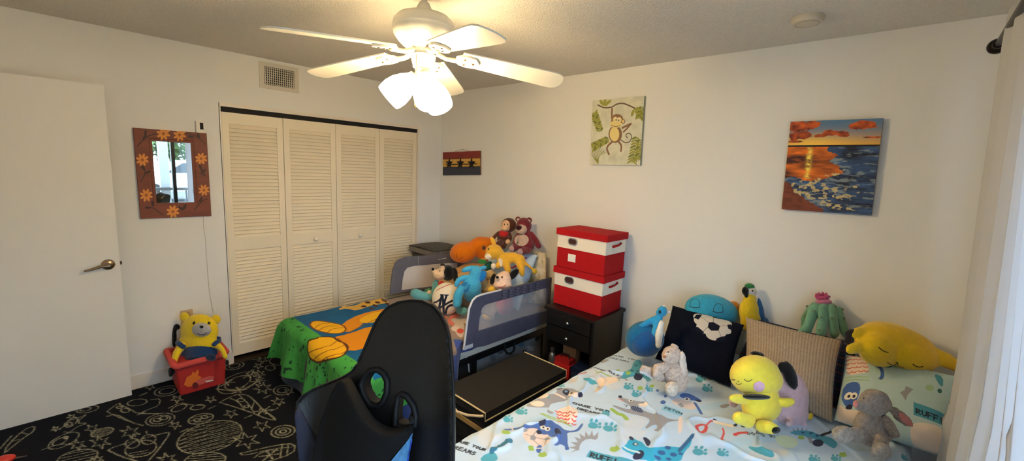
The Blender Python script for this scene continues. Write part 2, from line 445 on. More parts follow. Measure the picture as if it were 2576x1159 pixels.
# closet folding louvre doors
ys = [CL0+0.010, -1.613, -1.171, -0.733, CL1-0.014]
Z0, Z1 = 0.050, CLT-0.058
M_knob = mat('white_knob', (236, 228, 214), rough=0.35)
for k in range(4):
    y0, y1 = ys[k]+0.002, ys[k+1]-0.002; sw = 0.046
    e = bpy.data.objects.new('door_%d' % (k+2), None); COL.objects.link(e); e.location = (-0.03, (y0+y1)/2, Z0); struct(e)
    rails = ((Z0, Z0+0.095), (0.925, 1.025), (Z1-0.085, Z1))
    bs = [(-0.045, -0.015, y0, y0+sw, Z0, Z1), (-0.045, -0.015, y1-sw, y1, Z0, Z1)]+[(-0.044, -0.016, y0+sw, y1-sw, a, b) for a, b in rails]
    ob('frame', boxes(*bs), M_louvre, e, bevel=0.003)
    bm = bmesh.new()
    for a, b in ((rails[0][1], rails[1][0]), (rails[1][1], rails[2][0])):
        n = int((b-a)/0.0288)
        for i in range(n):
            z = a+(i+0.5)*(b-a)/n
            M = Matrix.Translation((-0.030, 0, z)) @ Matrix.Rotation(math.radians(-30), 4, 'Y')
            box(bm, -0.0035, 0.0035, y0+sw-0.004, y1-sw+0.004, -0.0195, 0.0195, M)
    o = ob('louvre_slats', bm, M_louvre, e)
    if k in (1, 2):
        yk = (y0+y1)/2+(0.02 if k == 1 else 0.0)
        bm = lathe(bmesh.new(), [(0.007, 0), (0.007, 0.012), (0.017, 0.018), (0.0185, 0.026), (0.014, 0.033), (0.004, 0.036)], frame_to((1, 0, 0), (-0.016, yk, 0.965)), 20)
        ob('knob', bm, M_knob, e, True)
# the room door, swung open flat along the left wall
e = bpy.data.objects.new('door_1', None); COL.objects.link(e); e.location = (0.105, -3.44, 0); struct(e)
ob('leaf', boxes((0.088, 0.124, -3.445, -2.683, 0.012, 2.065)), M_door, e, bevel=0.002)
M_nickel = mat('brushed_nickel', (150, 132, 112), rough=0.28, metal=1.0)
hp = onp(272, 665, 0, 0.124)
bm = lathe(bmesh.new(), [(0.034, 0), (0.034, 0.006), (0.028, 0.012), (0.013, 0.016), (0.012, 0.045), (0.010, 0.05)], frame_to((1, 0, 0), hp), 28)
hh = ob('handle', bm, M_nickel, e, True)
hx = hp[0]+0.046
bm = tube(bmesh.new(), [(hx, hp[1]+0.008, hp[2]), (hx, hp[1]-0.025, hp[2]+0.002), (hx-0.002, hp[1]-0.055, hp[2]-0.006), (hx-0.006, hp[1]-0.085, hp[2]-0.016), (hx-0.008, hp[1]-0.112, hp[2]-0.020)], [0.012, 0.0115, 0.010, 0.008, 0.006], 12, flat=0.75)
ob('lever', bm, M_nickel, hh, True)
ob('latch', boxes((0.098, 0.114, -2.684, -2.672, hp[2]-0.010, hp[2]+0.012)), mat('latch_metal', (96, 80, 62), rough=0.4, metal=1.0), e, bevel=0.002)
bm = boxes(*[(0.066, 0.09, -3.452, -3.442, z, z+0.09) for z in (0.2, 1.0, 1.8)])
ob('hinge', bm, M_nickel, e)

# ---- window wall: sliding glass with dark frame, curtain rod, curtains
M_frame = mat('dark_aluminium', (28, 28, 30), rough=0.4, metal=0.6)
gl = bpy.data.materials.new('window_glass'); gl.use_nodes = True
nt = gl.node_tree; nt.nodes.clear()
o_ = nt.nodes.new('ShaderNodeOutputMaterial'); tr = nt.nodes.new('ShaderNodeBsdfTransparent'); gs = nt.nodes.new('ShaderNodeBsdfGlossy'); mx = nt.nodes.new('ShaderNodeMixShader')
gs.inputs['Roughness'].default_value = 0.02; mx.inputs[0].default_value = 0.06
nt.links.new(tr.outputs[0], mx.inputs[1]); nt.links.new(gs.outputs[0], mx.inputs[2]); nt.links.new(mx.outputs[0], o_.inputs[0])
e = bpy.data.objects.new('window_1', None); COL.objects.link(e); e.location = (W_X+0.06, (WIN[0]+WIN[1])/2, WIN[2]); struct(e)
a, b, c, d = WIN; MY = -1.735
ob('frame', boxes((W_X+0.03, W_X+0.10, a, a+0.05, c, d), (W_X+0.03, W_X+0.10, b-0.05, b, c, d), (W_X+0.03, W_X+0.10, a+0.05, b-0.05, c, c+0.05),
   (W_X+0.03, W_X+0.10, a+0.05, b-0.05, d-0.05, d), (W_X+0.03, W_X+0.10, MY-0.022, MY+0.022, c+0.05, d-0.05)), M_frame, e)
for y0, y1 in ((a+0.05, MY-0.022), (MY+0.022, b-0.05)): ob('pane', boxes((W_X+0.062, W_X+0.068, y0, y1, c+0.05, d-0.05)), gl, e)

# ================================================================== OUTSIDE (seen in the mirror)
M_lawn = mat('lawn', (40, 62, 28), rough=0.95, var=0.3, vscale=3)
struct(ob('floor_patio', boxes((W_X+0.12, 6.0, -7, 9, -0.15, -0.01)), mat('patio_concrete', (112, 108, 102), rough=0.9, var=0.08)))
struct(ob('ground_lawn', boxes((6.0, 10.2, -10, 16, -0.2, -0.03)), M_lawn))
struct(ob('ground_road', boxes((10.2, 40, -20, 34, -0.2, -0.05)), mat('pale_asphalt', (92, 92, 92), rough=0.9, var=0.08)))
e = empty('balcony_railing', (5.6, 0.0, 0.0), 'grey patio railing outside, seen in the flower-framed mirror', 'railing')
M_rail = mat('railing_paint', (58, 58, 58), rough=0.5)
ob('handrail', boxes((5.57, 5.63, -3.4, 3.4, 1.03, 1.08)), M_rail, e, bevel=0.006)
ob('bottom_rail', boxes((5.58, 5.62, -3.4, 3.4, 0.10, 0.14)), M_rail, e)
for k in range(18): ob('baluster', boxes((5.588, 5.612, -3.38+k*0.397, -3.356+k*0.397, 0.14, 1.03)), M_rail, e)
for k in range(3): ob('post', boxes((5.575, 5.625, -3.4+k*3.37, -3.35+k*3.37, -0.01, 1.03)), M_rail, e)
struct(ob('column_patio', boxes((5.66, 5.80, -1.72, -1.59, -0.01, 2.9)), mat('column_paint', (150, 152, 150), rough=0.7)))
# parked car
e = empty('car', (16.0, 0.6, -0.05), 'white parked car outside, seen in the flower-framed mirror', 'car')
M_car = mat('white_car_paint', (236, 238, 240), rough=0.25, coat=0.6); M_cg = mat('car_glass', (30, 36, 42), rough=0.1); M_tyre = mat('tyre_rubber', (24, 24, 26), rough=0.8)
def car(cx, cy, M, e):
    side = [(-2.2, .35), (-2.25, .75), (-1.9, .92), (-1.1, .98), (-.5, 1.42), (.8, 1.45), (1.6, 1.0), (2.15, .9), (2.25, .6), (2.2, .35)]
    bm = bmesh.new(); L = [bm.verts.new((cx-.85, cy+y, z)) for y, z in side]; R = [bm.verts.new((cx+.85, cy+y, z)) for y, z in side]
    for i in range(len(side)): j = (i+1) % len(side); bm.faces.new((L[i], L[j], R[j], R[i]))
    bm.faces.new(L[::-1]); bm.faces.new(R); ob('car_body', bm, M, e, bevel=0.08, seg=3)
    win = [(-.98, .99), (-.47, 1.36), (.72, 1.38), (1.35, 1.02)]
    bm = bmesh.new(); L = [bm.verts.new((cx-.865, cy+y, z)) for y, z in win]; R = [bm.verts.new((cx+.865, cy+y, z)) for y, z in win]
    for i in range(4): j = (i+1) % 4; bm.faces.new((L[i], L[j], R[j], R[i]))
    bm.faces.new(L[::-1]); bm.faces.new(R); ob('side_window', bm, M_cg, e)
    for y in (-1.35, 1.4):
        for x in (-.78, .78): ob('wheel', lathe(bmesh.new(), [(.2, -.1), (.33, -.1), (.34, -.05), (.34, .05), (.33, .1), (.2, .1)], frame_to((1, 0, 0), (cx+x, cy+y, .29)), 24), M_tyre, e, True)
car(16.0, 0.6, M_car, e)
e2 = empty('car', (22.5, 3.4, -0.05), 'dark grey parked car behind the white car, seen in the mirror', 'car')
car(22.5, 3.4, mat('grey_car_paint', (70, 80, 88), rough=0.3), e2)
def leafy_tree(x, y, h, r, rgb, lab):
    e = empty('tree', (x, y, -0.05), lab, 'tree', 'trees across the road')
    ob('trunk', tube(bmesh.new(), [(x, y, -.05), (x+.1, y, h*.3), (x, y+.1, h*.6)], [.22, .17, .1], 10), mat('bark', (84, 68, 54), rough=.9), e, True)
    bm = bmesh.new(); rnd = random.Random(int(x*10+y))
    for k in range(2600):
        d = Vector((rnd.gauss(0, 1), rnd.gauss(0, 1), rnd.gauss(0, 1))).normalized()*r*rnd.uniform(.55, 1.0)
        c = Vector((x, y, h*.62))+Vector((d.x, d.y, d.z*.8)); s = rnd.uniform(.10, .22)
        a = Vector((rnd.gauss(0, 1), rnd.gauss(0, 1), rnd.gauss(0, 1))).normalized(); b = a.orthogonal().normalized()
        bm.faces.new([bm.verts.new(c+q) for q in (a*s, b*s*.6, -a*s, -b*s*.6)])
    ob('crown', bm, mat('leaves_%d' % rgb[1], rgb, rough=.8, var=.4, vscale=2), e)
leafy_tree(23, -1.6, 4.4, 2.2, (84, 104, 54), 'broad pale green tree, leftmost of the trees reflected in the mirror')
leafy_tree(27, 1.6, 5.2, 2.6, (72, 96, 46), 'tall green tree behind the parked cars, middle of the trees in the mirror')
leafy_tree(25, 6.6, 4.6, 2.2, (96, 112, 60), 'yellow green tree, rightmost of the trees reflected in the mirror')

# ---- curtain rod and curtains
e = empty('curtain_rod', (4.012, -1.75, 2.235), 'dark curtain rod with a ball finial above the white curtain', 'curtain rod')
M_rod = mat('dark_bronze', (34, 28, 24), rough=0.3, metal=0.8)
ob('rod', tube(bmesh.new(), [(4.012, -0.34, 2.237), (4.012, -3.3, 2.237)], 0.011, 14), M_rod, e, True)
for y in (-0.315, -3.325): ob('finial', lathe(ball(bmesh.new(), (4.012, y, 2.237), ((.03, 0, 0), (0, .03, 0), (0, 0, .03)), 20, 12), [(.016, -.012), (.018, 0), (.014, .012)], frame_to((0, 1, 0), (4.012, y+(-.03 if y > -1 else .03), 2.237))), M_rod, e, True)
for y in (-0.47, -3.2): ob('bracket', tube(boxes((W_X-.008, W_X, y-.02, y+.02, 2.19, 2.29)), [(W_X, y, 2.237), (4.012, y, 2.237)], .007, 8), M_rod, e, True)
cm = bpy.data.materials.new('curtain_cloth'); cm.use_nodes = True
nt = cm.node_tree; b = nt.nodes['Principled BSDF']; b.inputs['Base Color'].default_value = (0.72, 0.68, 0.64, 1); b.inputs['Roughness'].default_value = 0.9
tl = nt.nodes.new('ShaderNodeBsdfTranslucent'); tl.inputs[0].default_value = (0.70, 0.80, 0.90, 1); mx = nt.nodes.new('ShaderNodeMixShader'); mx.inputs[0].default_value = 0.34
nt.links.new(b.outputs[0], mx.inputs[1]); nt.links.new(tl.outputs[0], mx.inputs[2]); nt.links.new(mx.outputs[0], nt.nodes['Material Output'].inputs[0])
def curtain(y0, y1, folds, lean, lab, amp, ph):
    nu, nv = 220, 60; t = np.linspace(0, 1, nu); z = np.linspace(0.03, 2.30, nv); T, Z = np.meshgrid(t, z)
    Y = y0+(y1-y0)*T; k = np.clip((2.2-Z)/1.2, 0, 1)
    A = amp*(0.45+0.55*k)*(1+.4*np.sin(T*7+ph))
    X = 4.018+(lean+.045*T)*k+A*np.sin(2*PI*folds*T+ph+0.25*np.sin(3*Z+5*T))+0.006*np.sin(9*T+2*Z)
    Y = Y+0.015*k*np.sin(4*PI*folds*T+1)
    co = np.stack([X, Y, Z], -1).reshape(-1, 3); i = np.arange(nu*nv).reshape(nv, nu)
    q = np.stack([i[:-1, :-1], i[:-1, 1:], i[1:, 1:], i[1:, :-1]], -1).reshape(-1, 4)
    me = grid_mesh(co, q); bm = bmesh.new(); bm.from_mesh(me); bmesh.ops.solidify(bm, geom=bm.faces[:], thickness=0.0015); bm.to_mesh(me); bm.free()
    return tag(link('curtain', me, cm), lab, 'curtain')
curtain(-0.53, -1.62, 7.5, 0.052, 'white full-length curtain hanging from the dark rod beside the bed', 0.017, 1.6)

# ================================================================== CEILING FAN
FX, FY = 2.1744, -1.7583
M_fan = mat('fan_white_enamel', (226, 222, 210), rough=0.4, coat=0.2)
M_shade = mat('frosted_glass_lit', (255, 236, 205), rough=0.4, emit=LAMP_COL, estr=LAMP_STRENGTH)
e = empty('ceiling_fan', (FX, FY, H), 'white five-blade ceiling fan with three lit glass shades', 'ceiling fan')
def fl(prof, name, n=40): return ob(name, lathe(bmesh.new(), prof, Matrix.Translation((FX, FY, 0)), n), M_fan, e, True)
fl([(.012, 2.44), (.062, 2.44), (.066, 2.425), (.05, 2.40), (.022, 2.39), (.012, 2.385)], 'canopy')
fl([(.0125, 2.36), (.0125, 2.43)], 'downrod', 16)
fl([(.014, 2.375), (.022, 2.37), (.034, 2.345), (.038, 2.325), (.036, 2.318)], 'coupling_cover')
mh = fl([(.03, 2.33), (.075, 2.325), (.110, 2.312), (.130, 2.292), (.136, 2.268), (.136, 2.262), (.133, 2.258), (.134, 2.250), (.128, 2.230), (.112, 2.208), (.09, 2.188), (.06, 2.182), (.05, 2.175)], 'motor_housing', 56)
ZB = 2.088
fl([(.05, 2.178), (.052, 2.165), (.05, 2.155)], 'rotor_ring')
fl([(.048, 2.156), (.056, 2.150), (.052, 2.130), (.046, 2.106), (.046, 2.098), (.030, 2.094)], 'switch_housing')
fl([(.030, 2.096), (.036, 2.09), (.036, 2.072), (.028, 2.060), (.012, 2.055)], 'lamp_holder_hub')
for k in range(5):
    th = 0.98948+k*2*PI/5; M = Matrix.Translation((FX, FY, 0)) @ Matrix.Rotation(th, 4, 'Z')
    # iron: curved bracket then spoon plate
    pts = [(.045, 0, 2.168), (.072, 0, 2.158), (.10, 0, 2.146), (.135, 0, 2.143), (.17, 0, 2.144)]
    bm = tube(bmesh.new(), [M @ Vector(p) for p in pts], [.012, .012, .011, .012, .016], 10, flat=0.8)
    out = [(.145, -.018), (.165, -.036), (.20, -.043), (.235, -.036), (.255, 0), (.235, .036), (.20, .043), (.165, .036), (.145, .018)]
    Mt = M @ Matrix.Translation((.17, 0, 2.152)) @ Matrix.Rotation(math.radians(7), 4, 'Y') @ Matrix.Translation((-.17, 0, 0)) @ Matrix.Rotation(math.radians((-17, -12, 4, -8, -12)[k]), 4, 'X')
    up = [bm.verts.new(Mt @ Vector((x, y, -.002))) for x, y in out]; dn = [bm.verts.new(Mt @ Vector((x, y, -.012))) for x, y in out]
    for i in range(len(out)): j = (i+1) % len(out); bm.faces.new((up[i], up[j], dn[j], dn[i]))
    bm.faces.new(up); bm.faces.new(dn[::-1])
    ob('blade_iron', bm, M_fan, e, True)
    outl = [(.175, -.052), (.30, -.058), (.45, -.064), (.58, -.068), (.625, -.066), (.648, -.052), (.659, -.025), (.662, 0), (.659, .025), (.648, .052), (.625, .066), (.58, .068), (.45, .064), (.30, .058), (.175, .052), (.165, 0)]
    bm = bmesh.new(); up = [bm.verts.new(Mt @ Vector((x, y, .005))) for x, y in outl]; dn = [bm.verts.new(Mt @ Vector((x, y, -.001))) for x, y in outl]
    for i in range(len(outl)): j = (i+1) % len(outl); bm.faces.new((up[i], up[j], dn[j], dn[i]))
    bm.faces.new(up); bm.faces.new(dn[::-1]); bl = ob('blade', bm, M_fan, e, bevel=.0015)
    for x, y in ((.185, -.02), (.185, .02), (.225, 0)):
        ob('screw', lathe(bmesh.new(), [(.005, -.016), (.006, -.013), (.006, -.011)], Mt @ Matrix.Translation((x, y, 0)), 10), M_nickel, bl, True)
for k, (az, tilt) in enumerate(((223, 50), (339, 37), (108, 42))):
    a = math.radians(az); t = math.radians(tilt); d = Vector((math.cos(a)*math.sin(t), math.sin(a)*math.sin(t), -math.cos(t)))
    c = Vector((FX, FY, 2.074)); p = c+Vector((d.x, d.y, 0)).normalized()*.024+Vector((0, 0, -.002)); q = p+d*.012
    ar = ob('lamp_arm', lathe(tube(bmesh.new(), [c+Vector((0, 0, .0)), p, q], [.012, .012, .013], 10), [(.014, 0), (.026, .004), (.027, .028), (.022, .032)], frame_to(d, q)), M_fan, e, True)
    prof = [(.024, .0), (.030, .012), (.045, .035), (.060, .070), (.066, .105), (.064, .135), (.060, .150), (.057, .150), (.061, .133), (.062, .105), (.056, .070), (.041, .036), (.026, .014), (.02, .006)]
    ob('glass_shade', lathe(bmesh.new(), prof, frame_to(d, q+d*.012), 36, cap=False), M_shade, e, True)
    bl = ob('bulb', ball(bmesh.new(), q+d*.085, ((.026, 0, 0), (0, .026, 0), (0, 0, .030)), 16, 10), M_shade, e, True)
pc = atD(1047, 125, depth(1047, 125, 2, 2.14)) if False else V(FX-.0, FY, 0)+V(RGT)*(-.020)-V(_fw[0], _fw[1], 0)*.05
bm = tube(bmesh.new(), [(pc.x, pc.y, 2.145), (pc.x, pc.y, 1.95)], .0014, 6)
lathe(bm, [(.001, 1.952), (.005, 1.945), (.0055, 1.925), (.002, 1.918)], Matrix.Translation((pc.x, pc.y, 0)), 10)
ob('pull_chain', bm, mat('brass_chain', (150, 120, 70), rough=.4, metal=1), e, True)

# ================================================================== WALL THINGS
# air vent above the closet
y0, y1, z0, z1 = -1.781, -1.487, 2.213, 2.413
e = empty('air_vent', (0, (y0+y1)/2, z0), 'white rectangular air vent grille high above the closet doors', 'air vent')
M_vent = mat('vent_enamel', (206, 200, 188), rough=.5)
ob('frame', boxes((0, .010, y0, y1, z0, z0+.030), (0, .010, y0, y1, z1-.030, z1), (0, .010, y0, y0+.036, z0+.03, z1-.03), (0, .010, y1-.036, y1, z0+.03, z1-.03)), M_vent, e, bevel=.003)
ob('backing', boxes((.0, .002, y0+.036, y1-.036, z0+.03, z1-.03)), M_dark, e)
n = 15; bs = [(.002, .008, y0+.036+(i+.5)*(y1-y0-.072)/n-.0028, y0+.036+(i+.5)*(y1-y0-.072)/n+.0028, z0+.03, z1-.03) for i in range(n)]
ob('vertical_fins', boxes(*bs), M_vent, e)
ob('horizontal_fins', boxes(*[(.0015, .004, y0+.036, y1-.036, z0+.03+(i+.5)*(z1-z0-.06)/8-.002, z0+.03+(i+.5)*(z1-z0-.06)/8+.002) for i in range(8)]), M_vent, e)
# flower-framed mirror
MY0, MY1, MZ0, MZ1 = -2.553, -2.149, 1.215, 1.826
e = empty('mirror', (0, (MY0+MY1)/2, MZ0), 'mirror in a wide reddish wood frame painted with orange flowers', 'mirror')
cvm = lambda px, py: onp(px, py, 0, 0.022)[1:]
pr = Print(MY0, MY1, MZ0, MZ1, .0022, (112, 56, 40)); pr.cv = cvm
g = fbm(pr.U*14, pr.V*60, 4, 2)[..., None]; pr.A *= 0.78+0.45*g
mi = [(383, 356), (481, 359), (489, 508), (396, 510)]
def flower(cx, cy, r, n=8):
    for k in range(n):
        a = 2*PI*k/n+.3; pr.ell(cx+r*.62*math.cos(a), cy+r*.62*math.sin(a), r*.42, r*.2, (214, 138, 56), math.degrees(a))
    pr.ell(cx, cy, r*.22, r*.22, (150, 84, 30))
for x, y, r in ((411, 336, 17), (452, 339, 16), (358, 402, 16), (506, 399, 15), (368, 491, 16), (513, 478, 14), (435, 532, 16)): flower(x, y, r)
vine = (52, 28, 22)
for pts in (((346, 367), (362, 350), (372, 342), (392, 336)), ((465, 335), (490, 340), (502, 348), (515, 362)), ((354, 457), (364, 440), (366, 432), (360, 420)), ((502, 414), (508, 430), (518, 444), (505, 436)),
            ((366, 523), (382, 520), (395, 530), (410, 540)), ((490, 527), (502, 512), (510, 504), (522, 500)), ((450, 522), (462, 528), (468, 520))): pr.line(pts, .006, vine, 2)
for x, y, a in ((364, 345, -50), (366, 334, -80), (480, 344, 10), (499, 340, 70), (372, 433, -20), (360, 422, 50), (512, 430, -40), (504, 420, 70), (384, 512, 80), (372, 522, 0), (505, 502, -60), (455, 524, 40), (464, 520, -50)): pr.ell(x, y, 8, 3.2, vine, a)
# frame = board with a window cut: keep only cells outside the glass
P = pr.conv(mi); gy0, gy1 = (P[0, 0]+P[3, 0])/2, (P[1, 0]+P[2, 0])/2; gz0, gz1 = (P[2, 1]+P[3, 1])/2, (P[0, 1]+P[1, 1])/2
me = pr.mesh(lambda u, v: (np.full_like(u, .022)-.006*((u > gy0-.018) & (u < gy1+.018) & (v > gz0-.018) & (v < gz1+.018)), u, v))
bm = bmesh.new(); bm.from_mesh(me)
bmesh.ops.delete(bm, geom=[v for v in bm.verts if gy0 < v.co.y < gy1 and gz0 < v.co.z < gz1], context='VERTS')
r = bmesh.ops.extrude_edge_only(bm, edges=[x for x in bm.edges if x.is_boundary])
for g_ in r['geom']:
    if isinstance(g_, bmesh.types.BMVert): g_.co.x = 0.0
bm.to_mesh(me); bm.free()
link('frame', me, mat('painted_wood_frame', rough=.6, attr=True, bump=.2, bscale=60), e, smooth=False)
mg = mat('mirror_silver', (235, 240, 238), rough=.01, metal=1.0)
ob('glass', boxes((.004, .010, gy0-.004, gy1+.004, gz0-.004, gz1+.004)), mg, e)
# small white sensor on the mirror, its cable, wall outlet
s0 = onp(490, 293, 0, .02); s1 = onp(514, 325, 0, .02)
e = empty('sensor', (0.012, (s0[1]+s1[1])/2, MZ1), 'small white sensor with a black window on top of the flower-framed mirror', 'sensor')
ob('case', boxes((.002, .026, s0[1]+.004, s1[1], MZ1, MZ1+.082)), M_trim, e, bevel=.004)
ob('lens_window', boxes((.025, .0275, s0[1]+.026, s1[1]-.006, MZ1+.024, MZ1+.072)), M_dark, e)
pts = [onp(x, y, 0, .004) for x, y in ((512, 545), (512, 570), (517, 600), (519, 640), (523, 690), (527, 735), (533, 770), (537, 785))]
bm = tube(bmesh.new(), pts, .0022, 6)
tag(ob('cable', bm, mat('white_cable', (206, 200, 190), rough=.5), None, True), 'thin white cable hanging down the wall below the mirror', 'cable')
q0 = onp(453, 781, 0, 0); 
e = empty('wall_outlet', (0, q0[1]+.04, .40), 'beige wall outlet plate behind the yellow plush bear', 'outlet')
ob('plate', boxes((0, .006, q0[1], q0[1]+.075, .395, .512)), mat('beige_plastic', (196, 172, 138), rough=.4), e, bevel=.002)
ob('socket', boxes((.005, .008, q0[1]+.02, q0[1]+.055, .41, .445), (.005, .008, q0[1]+.02, q0[1]+.055, .462, .497)), mat('beige_plastic_dark', (168, 142, 108), rough=.4), e, bevel=.001)
# smoke detector
sp = onp(2031, 55, 2, 2.42)
bm = lathe(bmesh.new(), [(.066, 2.44), (.068, 2.425), (.062, 2.412), (.03, 2.408), (.012, 2.407)], Matrix.Translation((sp[0], sp[1], 0)), 36)
e = empty('smoke_detector', (sp[0], sp[1], 2.44), 'round white smoke detector flat on the ceiling', 'smoke detector')
ob('housing', bm, mat('detector_plastic', (200, 190, 172), rough=.5), e, True)
ob('vent_ring', lathe(bmesh.new(), [(.050, 2.4115), (.048, 2.409), (.046, 2.4105)], Matrix.Translation((sp[0], sp[1], 0)), 36, cap=False), mat('detector_slot', (150, 140, 124), rough=.6), e, True)

# ---- pictures on the right wall: painted canvases
def canvas(name, label, cat, TL, TR, BR, BL, t, step, paint, m, side=(200, 195, 180)):
    c = [onp(*q, 1, -t) for q in (TL, TR, BR, BL)]
    w = np.linalg.norm(c[1]-c[0]+c[2]-c[3])/2; h = np.linalg.norm(c[0]-c[3]+c[1]-c[2])/2
    e = empty(name, (c[2]+c[3])/2, label, cat)
    pr = Print(0, 1, 0, 1, 1.0/max(20, int(max(w, h)/step)), (210, 210, 190)); pr.cv = quad_cv(TL, TR, BR, BL)
    paint(pr, w, h)
    TLw, TRw, BRw, BLw = c
    def fn(u, v):
        P = BLw[:, None, None]*((1-u)*(1-v))+BRw[:, None, None]*(u*(1-v))+TRw[:, None, None]*(u*v)+TLw[:, None, None]*((1-u)*v)
        return P[0], P[1], P[2]
    link('painted_face', pr.mesh(fn), m, e)
    bm = bmesh.new(); f = [bm.verts.new(V(q[0], -t+.0008, q[2])) for q in c]; b = [bm.verts.new(V(q[0], -.002, q[2])) for q in c]
    for i in range(4): j = (i+1) % 4; bm.faces.new((f[i], f[j], b[j], b[i]))
    bm.faces.new(f); bm.faces.new(b[::-1])
    ob('stretcher_sides', bm, mat(name+'_sides', side, rough=.8), e)
    return e
M_canvas = mat('canvas_paint', rough=.7, attr=True, bump=.25, bscale=350)
def paint_monkey(p, w, h):
    n = fbm(p.U*7, p.V*9, 5, 4)[..., None]; p.A[:] = lin((206, 206, 186))*(0.82+.36*n)
    n2 = np.clip((fbm(p.U*12, p.V*12, 4, 9)-.52)*4, 0, 1)[..., None]; p.A = p.A*(1-n2*.4)+lin((226, 224, 206))*n2*.4
    gr, gd, br, bd, cr = (150, 150, 62), (112, 116, 48), (132, 98, 72), (92, 66, 50), (226, 206, 136)
    L = lambda pts, wd, c, s=2: p.line(pts, wd, c, s)
    L(((1504, 264), (1520, 272), (1540, 270), (1550, 262), (1566, 259), (1582, 265), (1598, 273)), .020, bd)
    def leaf(x, y, a, ln, wd, c): p.ell(x, y, ln, wd, c, a)
    for x, y, a in ((1514, 258, 60), (1522, 256, 95), (1530, 258, 140), (1519, 262, 20), (1601, 281, 80), (1608, 277, 50), (1592, 284, 110)): leaf(x, y, a, 10, 3.6, gr)
    def frond(x0, y0, x1, y1, s=1, n=9):
        L(((x0, y0), (x1, y1)), .010, gd, 0)
        for k in range(n):
            t = (k+.5)/n; x, y = x0+(x1-x0)*t, y0+(y1-y0)*t; a = math.degrees(math.atan2(y1-y0, x1-x0))
            for sg in (-1, 1): leaf(x+sg*5*math.sin(math.radians(a)), y-sg*5*math.cos(math.radians(a)), a+sg*50, 8*s*(1-.4*t), 2.4, gr if (k+sg) % 3 else gd)
    frond(1493, 282, 1510, 330, 1.1); frond(1488, 372, 1530, 350, 1.1); frond(1590, 410, 1600, 345, 1.25); frond(1606, 404, 1612, 352, 1.0); frond(1608, 300, 1616, 270, .9)
    for x in range(1490, 1530, 5): L(((1505, 412), (1497+(x-1505)*.5, 392), (x, 372+abs(x-1507)*.6)), .010, gr if x % 2 else gd)
    L(((1540, 274), (1539, 290), (1541, 306)), .034, br); L(((1541, 300), (1538, 312), (1543, 322)), .032, br)
    L(((1566, 322), (1578, 316), (1587, 312)), .032, br); L(((1587, 312), (1579, 322), (1569, 332)), .028, br)
    L(((1562, 352), (1572, 360), (1584, 358), (1590, 346), (1586, 336), (1577, 336), (1574, 343), (1579, 347)), .014, bd)
    p.ell(1548, 338, 17, 22, br); L(((1541, 356), (1530, 366), (1526, 374), (1532, 388)), .034, br); L(((1556, 356), (1564, 366), (1562, 380)), .032, br)
    p.ell(1546, 338, 12, 18, cr); p.ell(1553, 300, 15, 13, br); p.ell(1568, 306, 5, 6, br); p.ell(1568, 306, 3, 4, cr)
    p.ell(1549, 313, 15, 9, cr); p.ell(1548, 301, 6, 7, cr); p.ell(1558, 302, 6, 7, cr); p.ell(1550, 301, 2.6, 5, (240, 236, 220)); p.ell(1557, 302, 2.6, 5, (240, 236, 220))
    p.ell(1550, 302, 1.4, 3, (40, 30, 24)); p.ell(1557, 303, 1.4, 3, (40, 30, 24)); L(((1538, 315), (1548, 320), (1560, 316)), .008, bd)
canvas('monkey_painting', 'pale green canvas of a monkey swinging from a vine', 'painting', (1491, 253), (1621, 241), (1610, 416), (1485, 414), .024, .0022, paint_monkey, M_canvas, (150, 150, 128))
